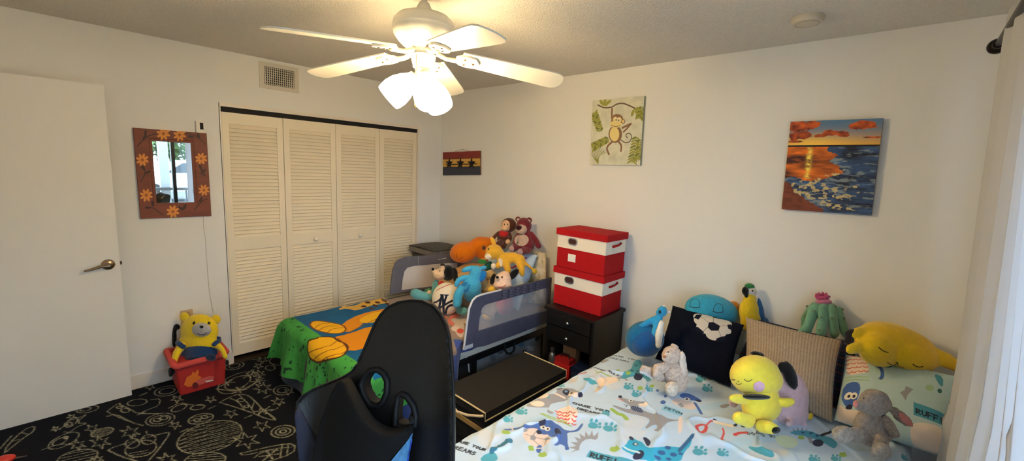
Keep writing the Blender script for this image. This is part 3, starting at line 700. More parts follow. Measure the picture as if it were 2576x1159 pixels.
def paint_sunset(p, w, h):
    U, Vv = p.U, p.V; hz = 0.735; n3 = lambda m: np.clip(m, 0, 1)[..., None]
    wob = (fbm(U*11, Vv*17, 4, 6)-.5)
    t = n3((Vv-hz)/(1-hz)); sky = lin((226, 170, 64))*(1-t)**2+lin((84, 122, 158))*(1-(1-t)**2)
    g = n3(np.exp(-((U-.27)/.42)**2-((Vv-hz)/.09)**2)); sky = sky*(1-g)+lin((255, 206, 84))*g
    cl = np.zeros_like(U)
    for cx, cy, rx, ry in ((.10, .93, .15, .06), (.27, .95, .12, .04), (.04, .84, .08, .05), (.18, .86, .10, .05), (.50, .86, .15, .035), (.38, .84, .08, .022), (.60, .835, .08, .015), (.80, .935, .14, .045), (.90, .81, .12, .012), (.1, .775, .12, .012)):
        cl = np.maximum(cl, 1-np.hypot((U-cx)/rx, (Vv-cy)/ry)+wob*1.5)
    c2 = n3(fbm(U*13, Vv*19, 4, 5)*2.2-.6); cc = lin((214, 96, 30))*(1-c2)+lin((104, 30, 22))*c2
    m = n3(cl*6); sky = sky*(1-m)+cc*m
    wv = np.clip((fbm(U*5+Vv*2, Vv*22, 5, 21)-.5)*2+.45, 0, 1)
    sea = lin((12, 20, 44))*(1-wv[..., None])+lin((56, 90, 138))*wv[..., None]
    st = n3((fbm(U*8+3*Vv, Vv*34, 4, 31)-.60)*9); sea = sea*(1-st*.6)+lin((150, 164, 168))*st*.6
    Q = Print(0, 1, 0, 1, 1/(p.nu-1), (0, 0, 0)); Q.nu, Q.nv = p.nu, p.nv; Q.u, Q.v, Q.U, Q.V = p.u, p.v, U+wob*.05, Vv+wob*.05
    full = (slice(0, p.nv), slice(0, p.nu))
    warm = Q.inside(np.array([(-.1, .75), (.50, .75), (.46, .68), (.58, .62), (.50, .57), (.60, .52), (.67, .44), (.55, .40), (.38, .345), (.22, .34), (.12, .38), (-.1, .36)]), full)[..., None]*1.0
    ww = np.clip((fbm(U*4, Vv*20, 5, 41)-.5)*2+.5, 0, 1)[..., None]; wc = lin((232, 118, 24))*ww*1.15+lin((66, 22, 18))*(1-ww)
    sea = sea*(1-warm)+wc*warm
    rf = n3(np.exp(-((U-.265)/.028)**2)*(fbm(U*26, Vv*44, 3, 51)*2.2-.5)*(Vv > .36)*1.2); sea = sea*(1-rf)+lin((255, 222, 92))*rf
    for P, wd in (([(.12, .30), (.3, .32), (.46, .30)], .035), ([(.10, .21), (.3, .25), (.5, .24), (.82, .27)], .040), ([(.2, .18), (.45, .17), (.8, .17)], .030), ([(.48, .09), (.65, .07), (.85, .02)], .035), ([(.40, .36), (.58, .43), (.66, .47)], .018)):
        for (x0, y0), (x1, y1) in zip(P, P[1:]):
            tt = np.clip((U-x0)/(x1-x0), 0, 1); d = np.hypot((U-x0-tt*(x1-x0))*1.0, Vv-y0-tt*(y1-y0)+wob*.10)
            f = n3((1-d/wd)*4)*(fbm(U*20, Vv*34, 4, 70) > .50)[..., None]*.85; sea = sea*(1-f)+lin((206, 186, 132))*f
    sand = Q.inside(np.array([(-.1, .33), (.08, .31), (.13, .20), (.3, .12), (.48, .03), (.5, -.1), (-.1, -.1)]), full)[..., None]*1.0
    sea = sea*(1-sand)+lin((120, 56, 36))*(.45+.8*fbm(U*14, Vv*40, 4, 81)[..., None])*sand
    p.A = np.where((Vv > hz)[..., None], sky, sea)
    p.A = np.where((np.abs(Vv-hz+.010) < .010)[..., None], lin((26, 20, 26)), p.A)
canvas('sunset_painting', 'large canvas of an orange sunset over a blue beach', 'painting', (1989, 306), (2222, 297), (2192, 542), (1966, 526), .032, .0016, paint_sunset, M_canvas, (70, 50, 40))
# wooden board with three metal stars
e = None
def paint_board(p, w, h):
    p.A[:] = lin((128, 46, 42)); p.A[p.V < .70] = lin((204, 160, 74)); p.A[p.V < .36] = lin((48, 54, 70))
    p.A *= (.75+.5*fbm(p.U*6, p.V*40, 4, 3))[..., None]
    for v in (.70, .36): p.A[np.abs(p.V-v) < .012] *= .35
e = canvas('star_sign', 'small red, yellow and navy wooden sign with three dark metal stars', 'wall sign', (1114, 383), (1208, 379), (1208, 440), (1114, 441), .016, .002, paint_board, mat('painted_boards', rough=.75, attr=True, bump=.3, bscale=80), (120, 80, 50))
M_star = mat('dark_iron', (38, 36, 36), rough=.5, metal=.7)
for sx in (1130, 1158, 1186):
    c = onp(sx, 411, 1, -.017); bm = bmesh.new(); R1, R2 = .068, .028
    ring = [bm.verts.new((c[0]+(R1 if k % 2 == 0 else R2)*math.sin(k*PI/5), -.0175, c[2]+(R1 if k % 2 == 0 else R2)*math.cos(k*PI/5))) for k in range(10)]
    top = bm.verts.new((c[0], -.034, c[2]))
    for k in range(10): bm.faces.new((ring[k], ring[(k+1) % 10], top))
    bm.faces.new(ring[::-1]); ob('star', bm, M_star, e)
a = onp(1122, 414, 1, -.02); b = onp(1200, 412, 1, -.02)
ob('wire_bar', tube(bmesh.new(), [(a[0], -.020, a[2]), (b[0], -.020, b[2])], .004, 8), M_star, e, True)
t0 = onp(1145, 381, 1, -.01); t1 = onp(1164, 375, 1, -.004); t2 = onp(1180, 380, 1, -.01)
ob('hanging_wire', tube(bmesh.new(), [t0, t1, t2], .0014, 6), M_star, e, True)
# ================================================================== helpers for soft furnishings
def roll(s, r=.05):
    """distance s past an edge -> (outward, drop)"""
    a = np.clip(s/r, 0, PI/2); o = r*np.sin(a); d = r*(1-np.cos(a))
    return np.where(s > 0, o, 0), np.where(s > 0, d+np.clip(s-r*PI/2, 0, None), 0)
def plate(bm, outline, holes, fn, t0, t1):
    """flat panel with holes; fn(a,b,t)->3d, thickness from t0 to t1"""
    tmp = bmesh.new(); es = []
    for lp in [outline]+list(holes):
        vs = [tmp.verts.new((p[0], p[1], 0)) for p in lp]; es += [tmp.edges.new((vs[i], vs[(i+1) % len(vs)])) for i in range(len(vs))]
    bmesh.ops.triangle_fill(tmp, use_beauty=True, use_dissolve=False, edges=es)
    tmp.verts.index_update()
    A = [bm.verts.new(V(fn(v.co.x, v.co.y, t0))) for v in tmp.verts]; B = [bm.verts.new(V(fn(v.co.x, v.co.y, t1))) for v in tmp.verts]
    for f in tmp.faces:
        bm.faces.new([A[v.index] for v in f.verts]); bm.faces.new([B[v.index] for v in reversed(f.verts)])
    for e in tmp.edges:
        if len(e.link_faces) == 1:
            a, b = e.verts[0].index, e.verts[1].index; bm.faces.new((A[a], A[b], B[b], B[a]))
    tmp.free(); bmesh.ops.recalc_face_normals(bm, faces=bm.faces); return bm
def rrect(x0, x1, y0, y1, r, n=6, corners=(1, 1, 1, 1)):
    pts = []
    for (cx, cy, a0), on in zip(((x1-r, y1-r, 0), (x0+r, y1-r, 90), (x0+r, y0+r, 180), (x1-r, y0+r, 270)), corners):
        if on: pts += [(cx+r*math.cos(math.radians(a0+90*i/n)), cy+r*math.sin(math.radians(a0+90*i/n))) for i in range(n+1)]
        else: pts.append((x1 if a0 in (0, 270) else x0, y1 if a0 in (0, 90) else y0))
    return pts
M_black_wood = mat('black_wood', (13, 11, 11), rough=.42, var=.15, vscale=12, spec=.35)
M_black_metal = mat('black_metal', (18, 18, 20), rough=.45, metal=.3)
M_steel = mat('bright_steel', (200, 200, 204), rough=.18, metal=1)

# ================================================================== RUG
pr = Print(0.05, 2.55, -3.43, -0.9, .004, (19, 22, 30)); pr.cv = floor_cv(.012)
CH = (160, 160, 142)
def rl(pts, w=.011, s=1, closed=False, c=CH): pr.line(pts, w*.66, c, s, rough=.8, closed=closed)
def rstar(cx, cy, r, n=6, sq=.62, a0=.3, fill=False):
    for k in range(n):
        a = a0+2*PI*k/n
        b = a+PI/n; rl([(cx+r*math.cos(a), cy+r*sq*math.sin(a)), (cx+.4*r*math.cos(b), cy+.4*r*sq*math.sin(b)), (cx+r*math.cos(a+2*PI/n), cy+r*sq*math.sin(a+2*PI/n))], .009, 0)
def ring(cx, cy, rx, ry, a=0, w=.010): rl(epts(cx, cy, rx, ry, a, 26), w, 0, True)
def hatch(cx, cy, rx, ry, a, n):
    ar = math.radians(a)
    for k in range(n):
        t = -0.9+1.8*(k+.5)/n; h = math.sqrt(1-t*t)*.93; q = []
        for s in (-1, -.3, .3, 1):
            x, y = h*s*rx, (t+.05*math.sin(k*3+s*4))*ry; q.append((cx+x*math.cos(ar)-y*math.sin(ar), cy+x*math.sin(ar)+y*math.cos(ar)))
        rl(q, .008, 1)
ring(527, 1099, 84, 37, -15, .012); hatch(527, 1099, 84, 37, -15, 15)
ring(505, 1053, 32, 12, -12); ring(496, 1056, 8, 4); ring(514, 1049, 8, 4); hatch(505, 1053, 32, 12, -12, 3)
ring(257, 1087, 29, 10, -15); hatch(257, 1087, 29, 10, -15, 6)
ring(403, 1055, 37, 15, -10); ring(403, 1055, 26, 10, -10); ring(395, 1056, 9, 4); ring(412, 1051, 9, 4)
rl([(275, 1030), (300, 1012), (302, 1018), (330, 1030), (345, 1040), (403, 1040)], .011); rl([(270, 1048), (290, 1040), (330, 1062), (360, 1070)], .011); rl([(275, 1030), (268, 1036), (320, 1058)], .010)
ring(345, 1012, 25, 8, -8); ring(315, 1032, 11, 5); ring(300, 1024, 7, 3); rl([(380, 1005), (404, 1002), (400, 1020), (372, 1030), (350, 1040)], .010); ring(450, 1026, 20, 7, -20); ring(497, 1024, 18, 6, -10); rl([(425, 1026), (452, 1012), (480, 1018), (514, 1020)], .010)
# rocket
rl([(553, 1012), (570, 1002), (600, 990), (625, 994), (643, 1010), (662, 1030), (700, 1057), (672, 1054), (640, 1040), (600, 1026), (553, 1012)], .012, 1)
rl([(575, 1000), (600, 1010), (615, 1030)], .010); rl([(600, 992), (628, 1018), (640, 1040)], .010); rl([(640, 1010), (632, 1030)], .010); rl([(655, 1025), (650, 1044)], .010); rl([(668, 1034), (690, 1054)], .009); ring(606, 1006, 9, 4); ring(620, 1022, 6, 3)
# flying saucer
rl([(272, 1132), (290, 1122), (420, 1086), (427, 1090), (415, 1108), (395, 1135), (372, 1160)], .012); rl([(272, 1132), (300, 1146), (345, 1160)], .012); ring(333, 1115, 18, 12, -10); ring(374, 1105, 18, 12, -10); ring(354, 1128, 40, 20, -12); hatch(350, 1142, 30, 10, -10, 3); rl([(340, 1098), (336, 1090)], .010); rl([(370, 1090), (368, 1084)], .010)
rstar(270, 1046, 0.1)
for x, y, r, n in ((377, 973, 13, 5), (180, 1048, 12, 5), (327, 1087, 26, 6), (252, 1112, 27, 6), (195, 1119, 22, 6), (232, 1078, 19, 5), (440, 1069, 16, 5), (530, 1004, 14, 5), (445, 1003, 16, 5), (581, 1040, 18, 5), (661, 976, 24, 7),
                   (700, 1010, 18, 6), (659, 1071, 22, 5), (620, 1108, 34, 6), (652, 940, 16, 6), (660, 905, 14, 5), (420, 1155, 26, 6), (245, 1155, 16, 6), (140, 1078, 10, 5), (650, 920, 12, 5), (725, 985, 14, 5), (718, 940, 15, 5)): rstar(x, y, r, n)
for x, y in ((625, 1048), (533, 1025), (463, 1083), (360, 992), (672, 998), (355, 1040), (690, 1030)): rl([(x-8, y+3), (x+8, y-4)], .016, 0)
ring(712, 1085, 30, 15, -8, .013); ring(712, 1085, 19, 9, -8, .013); ring(712, 1085, 8, 4, -8, .013)
ring(712, 981, 24, 12, -5); ring(712, 981, 14, 7, -5); ring(600, 962, 55, 22, -20); ring(598, 962, 34, 14, -20); rl([(545, 978), (600, 985), (648, 960)], .014); rl([(615, 945), (640, 925), (632, 945), (655, 950)], .010)
ring(160, 1108, 42, 14, -24); ring(150, 1110, 20, 7, -24); ring(165, 1100, 6, 3); rl([(106, 1131), (150, 1116), (175, 1118)], .010)
rl([(12, 1139), (18, 1120), (60, 1080), (88, 1070), (85, 1085), (60, 1100), (12, 1139)], .011); rl([(30, 1110), (50, 1104)], .009); rl([(55, 1088), (70, 1092)], .009); rl([(0, 1128), (30, 1095)], .011)
rl([(125, 1084), (160, 1076), (165, 1060), (200, 1050), (220, 1040), (190, 1064), (222, 1064), (195, 1072), (175, 1088), (160, 1086)], .010); ring(180, 1062, 18, 8, -35); ring(175, 1066, 7, 4)
ring(220, 1029, 28, 8, -10); ring(215, 1029, 14, 4, -10); ring(420, 983, 32, 12, -10); ring(420, 983, 20, 7, -10)
ring(195, 1150, 52, 18, -12); hatch(195, 1150, 52, 18, -12, 5); ring(516, 1156, 52, 18, -5); hatch(516, 1156, 50, 16, -5, 5)
rl([(605, 1140), (700, 1118), (742, 1115), (740, 1140), (660, 1165)], .012); rl([(605, 1140), (612, 1146), (690, 1128), (735, 1124)], .010); rl([(640, 1150), (660, 1136), (700, 1132)], .011); rl([(710, 1118), (705, 1150)], .011); rl([(725, 1117), (722, 1145)], .011)
ring(700, 908, 22, 10); ring(590, 920, 24, 9, -12); ring(590, 920, 14, 5, -12); rl([(630, 905), (655, 902)], .010); ring(680, 925, 12, 6)
# beyond the photographed part: a few loose motifs under the beds
for k in range(26):
    a, b = random.uniform(.2, 2.4), random.uniform(-2.3, -1.0)
    for j in range(6): t = j*PI/3; pr.line([(a, b), (a+.05*math.cos(t), b+.05*math.sin(t))], .010, CH, raw=True, rough=.8)
me = pr.mesh(lambda u, v: (u, v, np.full_like(u, .0125)))
e = empty('rug', (1.3, -2.2, 0), 'dark navy rug with chalk-like planets, rockets and stars', 'rug')
link('pile', me, mat('rug_pile', rough=1.0, attr=True, bump=.6, bscale=420, var=.18, vscale=160, spec=.1), e, smooth=False)
ob('backing', boxes((0.05, 2.55, -3.43, -0.9, 0.0, .0115)), mat('rug_backing', (20, 22, 30), rough=1), e)

# ================================================================== SINGLE BED by the closet
BX0, BX1, BY0, BY1, BZ = 0.56, 1.66, -1.79, -0.05, 0.455
e = empty('single_bed', (1.1, -.92, .0125), 'black metal bed frame of the single bed beside the closet', 'bed')
ob('side_rail', boxes((BX0, BX0+.035, BY0, BY1, .25, .30)), M_black_metal, e); ob('side_rail', boxes((BX1-.035, BX1, BY0, BY1, .25, .30)), M_black_metal, e)
ob('end_rail', boxes((BX0+.035, BX1-.035, BY0, BY0+.03, .25, .30)), M_black_metal, e); ob('end_rail', boxes((BX0+.035, BX1-.035, BY1-.03, BY1, .25, .30)), M_black_metal, e)
ob('slats', boxes(*[(BX0+.035, BX1-.035, BY0+.1+k*.165, BY0+.17+k*.165, .275, .295) for k in range(10)]), M_black_metal, e)
for x in (BX0, BX1-.04):
    for y in (BY0+.02, -.93): ob('leg', boxes((x, x+.04, y, y+.04, .013, .25)), M_black_metal, e)
    ob('leg', boxes((x, x+.04, BY1-.06, BY1-.02, .0005, .25)), M_black_metal, e)
e = tag(ob('mattress', boxes((BX0+.01, BX1-.01, BY0+.01, BY1-.01, .30, BZ-.012)), mat('mattress_ticking', (206, 200, 190), rough=.9), bevel=.04, seg=4), 'mattress of the single bed, hidden under its bedspread', 'mattress')
# bedspread with a red and pink print, hanging down blue on the open side
def spread_cv(px, py):
    q = onp(px, py, 2, BZ+.004)
    if q[0] > BX1+.02: q2 = onp(px, py, 0, BX1+.04); return np.array([BX1+.02+(BZ-q2[2]), q2[1]])
    return q[:2]
pr = Print(BX0-.02, BX1+.42, BY0+.03, BY1, .005, (132, 112, 100)); pr.cv = spread_cv
pr.A[pr.U > BX1+.10] = lin((38, 62, 120)); pr.A *= (.86+.28*fbm(pr.U*9, pr.V*9, 3, 5))[..., None]
pr.poly([(1128, 795), (1165, 782), (1172, 812), (1150, 822), (1126, 815)], (214, 108, 84), 2); pr.poly([(1138, 812), (1168, 806), (1168, 850), (1150, 846)], (204, 190, 186), 2)
pr.ell(1146, 826, 11, 7, (222, 204, 196)); pr.ell(1163, 800, 9, 10, (120, 88, 78)); pr.ell(1158, 832, 9, 6, (206, 66, 50)); pr.poly([(1136, 850), (1170, 858), (1165, 900), (1140, 890)], (40, 66, 140), 1)
for k in range(16):
    a, b = random.uniform(BX0+.1, BX1-.1), random.uniform(-1.0, -.2); c_ = random.choice(((196, 96, 74), (214, 170, 60), (90, 120, 80), (200, 186, 176)))
    pr.poly([(a+random.uniform(.04, .09)*math.cos(t), b+random.uniform(.04, .09)*math.sin(t)) for t in np.linspace(0, 2*PI, 9, False)], c_, 2, raw=True)
def sp_fn(u, v):
    o, d = roll(u-BX1-.005, .05); o2, d2 = roll(BX0+.0-u, .04)
    lim = np.clip((-1.06-v)/.08, 0, 1)                 # only the foot half hangs down; by the guard rail it is tucked in
    d = d*(lim+(1-lim)*.25)
    x = np.where(u > BX1, BX1+.005+o*(.3+.7*lim)+d*.06*np.sin(v*38+1), np.where(u < BX0, BX0-o2, u))
    return x, v, BZ+.004-d-d2+.006*(fbm(u*7, v*7, 3, 9)-.5)*(d < .001)
tag(link('bedspread', pr.mesh(sp_fn), mat('printed_bedspread', rough=.95, attr=True, bump=.3, bscale=200, sheen=.2)), 'brownish bedspread with a pink and orange print on the single bed', 'bedspread')
# lion blanket over the foot end
TZ = BZ+.022
FY_ = BY0-.012
def bl_cv(px, py):
    q = onp(px, py, 2, TZ)
    if q[1] < FY_: q2 = onp(px, py, 1, FY_-.045); return np.array([q2[0], FY_-(TZ-q2[2])])
    return q[:2]
pr = Print(BX0-.06, BX1+.34, FY_-.36, -1.02, .0035, (18, 88, 142)); pr.cv = bl_cv
g = np.clip(((FY_+.035-pr.V)/.006), 0, 1); g2 = np.clip((pr.U-(BX1+.10))/.006, 0, 1); gm = np.maximum(g, g2)[..., None]
pr.A = pr.A*(1-gm)+lin((62, 150, 70))*gm
sp_ = ((fbm(pr.U*38, pr.V*38, 3, 4) > .70) & (gm[..., 0] > .5))[..., None]; pr.A = np.where(sp_, lin((28, 62, 44)), pr.A)
pr.A *= (.84+.32*fbm(pr.U*16, pr.V*16, 3, 8))[..., None]
OR, YE, LN, CRM = (212, 138, 20), (232, 178, 30), (120, 66, 20), (240, 214, 140)
pr.poly([(862, 812), (905, 790), (960, 778), (1000, 770), (1020, 800), (960, 800), (920, 806), (900, 826), (872, 836), (858, 828)], OR, 1)
pr.poly([(905, 800), (950, 782), (1000, 786), (985, 800), (940, 812), (905, 812)], YE, 1)
pr.poly([(830, 850), (880, 838), (930, 820), (960, 822), (950, 860), (930, 874), (880, 884), (850, 870)], OR, 1)
far = [(779, 816), (784, 808), (800, 806), (830, 810), (864, 818), (872, 828), (860, 838), (830, 839), (800, 832), (786, 824)]
pr.poly(far, YE, 2); pr.line(far, .012, LN, 1, closed=True)
near = [(776, 868), (782, 858), (800, 848), (838, 846), (850, 856), (868, 862), (877, 876), (862, 896), (838, 914), (812, 922), (796, 912), (782, 890)]
pr.poly(near, YE, 2); pr.line(near, .014, (70, 40, 16), 1, closed=True)
for q in (((786, 898), (810, 880), (848, 856)), ((800, 914), (820, 890), (866, 868)), ((815, 921), (836, 898), (875, 880)), ((790, 826), (806, 814), (830, 812)), ((800, 832), (818, 820), (850, 820)), ((822, 838), (836, 826), (866, 824))): pr.line(q, .007, LN, 1)
pr.line([(872, 838), (910, 820), (950, 800)], .008, LN, 1); pr.line([(850, 850), (864, 862), (874, 878)], .008, LN, 1)
sc_ = [(854, 780), (870, 776), (900, 782), (930, 768), (960, 764), (985, 760), (985, 748), (950, 748), (920, 754), (900, 766), (868, 772), (852, 776)]
pr.poly(sc_, (222, 178, 84), 1)
for x, y in ((915, 770), (935, 776), (950, 760), (968, 756), (925, 760), (944, 768), (975, 764)): pr.ell(x, y, 7, 2.6, (80, 44, 24), random.uniform(-30, 30))
pr.line([(862, 772), (880, 766), (905, 758), (930, 752)], .02, CRM, 1); pr.ell(970, 752, 12, 4, (120, 72, 40))
def bl_fn(u, v):
    o, d = roll(u-BX1-.03, .06); o2, d2 = roll(BX0-.015-u, .05); o3, d3 = roll(FY_-v, .06)
    hem = np.clip(d3/.3, 0, 1.2)
    x = np.where(u > BX1+.03, BX1+.03+o+.02*d*np.sin(v*30), np.where(u < BX0-.015, BX0-.015-o2, u))
    x = x-hem*.10*np.clip((BX0+.30-u)/.3, 0, 1)+.012*hem*np.sin(u*22+1)
    y = np.where(v < FY_, FY_-o3-hem*(.035+.030*np.sin(u*17+.6)+.012*np.sin(u*41)), v)
    z = TZ-np.minimum(d+d2, .40)-np.minimum(d3, .42)+.010*(fbm(u*5, v*5, 3, 2)-.5)
    return x, y, np.maximum(z, .05)
me = pr.mesh(bl_fn); bm = bmesh.new(); bm.from_mesh(me)         # its head edge runs askew: pulled further down on the open side
bmesh.ops.delete(bm, geom=[v for v in bm.verts if v.co.y > -1.03-.52*max(0, (v.co.x-BX0-.1)/1.1)], context='VERTS'); bm.to_mesh(me); bm.free()
tag(link('blanket', me, mat('printed_blanket', rough=.95, attr=True, bump=.25, bscale=220, sheen=.04, spec=.1)), 'blue and green fleece blanket with golden cub paws over the bed foot', 'blanket')
# navy throw hanging lower at the foot
pr = Print(BX0-.02, BX1+.0, 0, 1, .01, (24, 32, 52))
me = pr.mesh(lambda u, v: (u+.02*np.sin(v*3), FY_-.052-.030*(1-v)+.016*np.sin(u*15+.8)*(1-v), .05+v*.40))
tag(link('throw', me, mat('navy_throw', (24, 32, 52), rough=.95, var=.2, sheen=.2)), 'dark navy throw hanging to the floor below the printed blanket', 'throw')

# ---- guard rails
M_guard = mat('guard_fabric', (96, 96, 108), rough=.85, bump=.3, bscale=60, var=.06)
M_guard2 = mat('guard_nylon', (66, 70, 92), rough=.55, bump=.4, bscale=40, var=.10)
M_pipe = mat('guard_piping', (190, 192, 200), rough=.6)
nm = bpy.data.materials.new('white_netting'); nm.use_nodes = True
nt = nm.node_tree; b = nt.nodes['Principled BSDF']; b.inputs['Base Color'].default_value = (.46, .48, .55, 1); b.inputs['Roughness'].default_value = .9
t_ = nt.nodes.new('ShaderNodeBsdfTransparent'); mx = nt.nodes.new('ShaderNodeMixShader'); mx.inputs[0].default_value = .34
nt.links.new(t_.outputs[0], mx.inputs[1]); nt.links.new(b.outputs[0], mx.inputs[2]); nt.links.new(mx.outputs[0], nt.nodes['Material Output'].inputs[0])
def guard(x, pix_out, pix_hole, lab, M, yh, flip=False, net=nm):
    O = [onp(*q, 0, x)[1:] for q in pix_out]; Hh = [onp(*q, 0, x)[1:] for q in pix_hole]
    O = [(min(a, yh), b) for a, b in O]; Hh = [(min(a, yh-.05), b) for a, b in Hh]
    zb = min(p[1] for p in O)
    e = empty('bed_guard_rail', (x, (O[0][0]+yh)/2, zb), lab, 'bed rail')
    fn = lambda a, b, t: (x+t, a, b)
    fr = ob('fabric_cover', plate(bmesh.new(), O, [Hh], fn, -.011, .011), M, e, bevel=.003)
    ob('net_window', plate(bmesh.new(), Hh, [], fn, -.002, .002), net, e)
    return e, O, fn
gR, O, fn = guard(1.725, [(1166, 879), (1170, 850), (1175, 810), (1180, 775), (1188, 756), (1198, 746), (1212, 741), (1260, 729), (1320, 714), (1395, 695), (1420, 690), (1420, 795), (1376, 810), (1290, 843), (1220, 868)],
   [(1201, 832), (1204, 800), (1210, 775), (1218, 766), (1230, 762), (1290, 746), (1370, 724), (1382, 723), (1387, 730), (1386, 765), (1380, 778), (1300, 801)],
   'grey nylon bed guard rail nearest the red boxes, with a whitish net window', M_guard2, -.13)
bm = tube(bmesh.new(), [fn(*p, .002) for p in O[:8]], .0085, 8); ob('white_piping', bm, M_pipe, gR, True)
c0 = onp(1166, 876, 0, 1.737); ob('care_tag', boxes((1.735, 1.739, c0[1]+.005, c0[1]+.085, c0[2]-.015, c0[2]+.012)), mat('tag_cloth', (170, 176, 190), rough=.8), gR)
bm = bmesh.new(); rnd = random.Random(4)
for k in range(6):                                     # pale letter-like blocks printed along the top band
    p0 = onp(1262+k*17, 732-k*4.2, 0, 1.7365)
    for dy, dz, w_, h_ in ((0, 0, .052, .010), (0, -.022, .042, .010), (0, -.044, .052, .010), (-.0, -.022, .012, .05)): box(bm, 1.735, 1.7368, p0[1]+dy, p0[1]+dy+w_, p0[2]-.012+dz-h_/2, p0[2]-.012+dz+h_/2)
ob('embossed_band', bm, mat('guard_emboss', (88, 92, 112), rough=.6), gR)
gL, O, fn = guard(.515, [(981, 739), (984, 710), (988, 678), (994, 662), (1003, 652), (1018, 646), (1060, 643), (1135, 638), (1180, 634), (1180, 716), (1120, 722), (1040, 731)],
   [(1009, 729), (1012, 700), (1016, 682), (1024, 672), (1040, 668), (1130, 660), (1170, 657), (1172, 664), (1170, 708), (1100, 718)],
   'grey fabric bed guard rail on the closet side of the single bed', M_guard, -.10, net=mat('rail_lining', (212, 206, 202), rough=.9, bump=.3, bscale=50))
bm = bmesh.new(); p0 = onp(1102, 653, 0, .529)
for k, (dy, dz, w_, h_) in enumerate(((0, 0, .012, .006), (.018, .001, .012, .007), (.036, .001, .012, .006), (.054, .002, .02, .008), (.078, .004, .012, .016), (.085, .002, .02, .008))): box(bm, .525, .5275, p0[1]+dy, p0[1]+dy+w_, p0[2]+dz-h_/2, p0[2]+dz+h_/2)
ob('woven_mark', bm, mat('pale_print', (200, 200, 204), rough=.7), gL)
q = onp(1053, 645, 0, .527); ob('seam', boxes((.5255, .5268, q[1]-.001, q[1]+.001, q[2]-.105, q[2]-.004)), mat('pale_print', (200, 200, 204)), gL)

# ---- under the bed: printed fabric storage bag, black bin with white edging
e = empty('storage_bag', (1.48, -.48, .0125), 'grey printed fabric storage bag with black handles under the single bed', 'storage bag')
pr = Print(-.90, -.09, .014, .235, .004, (112, 116, 122)); pr.cv = lambda px, py: onp(px, py, 0, 1.645)[1:]
pr.A *= (.8+.4*fbm(pr.U*20, pr.V*20, 3, 3))[..., None]
for x, y, rx, ry, c_ in ((1310, 865, 10, 8, (70, 96, 118)), (1258, 882, 9, 8, (70, 74, 80)), (1335, 876, 10, 6, (150, 152, 156)), (1240, 900, 8, 8, (84, 90, 96)), (1352, 848, 6, 10, (40, 40, 44)), (1290, 905, 8, 6, (150, 150, 150)), (1320, 885, 5, 5, (30, 30, 32))): pr.ell(x, y, rx, ry, c_, 20)
link('printed_side', pr.mesh(lambda u, v: (np.full_like(u, 1.644), u, v)), mat('bag_print', rough=.9, attr=True, bump=.4, bscale=50), e, smooth=False)
ob('body', boxes((1.22, 1.642, -.90, -.09, .013, .235)), mat('bag_fabric', (104, 108, 114), rough=.9), e, bevel=.003)
for x in (1285,):
    pts = [onp(px, py, 0, 1.66) for px, py in ((1270, 862), (1270, 878), (1276, 888), (1286, 889), (1294, 880), (1294, 860))]; ob('handle', tube(bmesh.new(), pts, .009, 8), M_dark, e, True)
e = empty('fabric_bin', (1.45, -1.12, .0125), 'small black fabric bin with white edging under the bed foot', 'storage bin')
ob('body', boxes((1.24, 1.645, -1.30, -.925, .013, .235)), mat('black_fabric', (15, 15, 18), rough=.9, bump=.3, bscale=200), e, bevel=.012, seg=3)
pts = [onp(px, py, 0, 1.652) for px, py in ((1158, 898), (1166, 896), (1174, 900), (1178, 912), (1180, 935))]
ob('white_edging', tube(bmesh.new(), pts, .006, 8), mat('white_binding', (196, 196, 190), rough=.8), e, True)

# ================================================================== HAMPER in the corner
e = empty('hamper', (.25, -.25, 0), 'dark grey woven hamper with a ribbed lid in the room corner', 'hamper')
hm = mat('woven_grey', (70, 70, 70), rough=.9, bump=.8, bscale=70, var=.3, vscale=60)
X0, X1, Y0, Y1, ZT = .05, .485, -.43, -.05, .838
bm = bmesh.new(); box(bm, X0+.03, X1-.035, Y0+.03, Y1-.02, .001, ZT-.07); ob('basket', bm, hm, e, bevel=.012)
pr = Print(X0, X1, Y0, Y1, .003, (106, 102, 96)); s = (np.sin(pr.U*2*PI/.034+pr.V*0) > .1)[..., None]
pr.A = np.where(s, lin((108, 104, 98)), lin((60, 60, 60))); dd = ((np.abs(np.sin(pr.V*2*PI/.03)) < .25) & (pr.V < Y0+.16))[..., None]; pr.A = np.where(dd, lin((40, 40, 42)), pr.A)
link('lid_top', pr.mesh(lambda u, v: (u, v, ZT-.010*((u-.27)/.2)**2-.008*((v+.24)/.19)**2)), mat('lid_weave', rough=.9, attr=True, bump=.5, bscale=150), e)
bm = boxes((X0, X1, Y0, Y1, ZT-.075, ZT-.019)); ob('lid', bm, hm, e, bevel=.006)
bm = bmesh.new()
for k in range(30):
    t = X0+.008+(X1-X0-.016)*k/29; box(bm, t-.003, t+.003, Y0-.003, Y0+.001, ZT-.072, ZT-.024)
for k in range(26):
    t = Y0+.008+(Y1-Y0-.016)*k/25; box(bm, X1-.001, X1+.003, t-.003, t+.003, ZT-.072, ZT-.024)
ob('lid_weave_ribs', bm, mat('weave_light', (132, 126, 118), rough=.9), e)

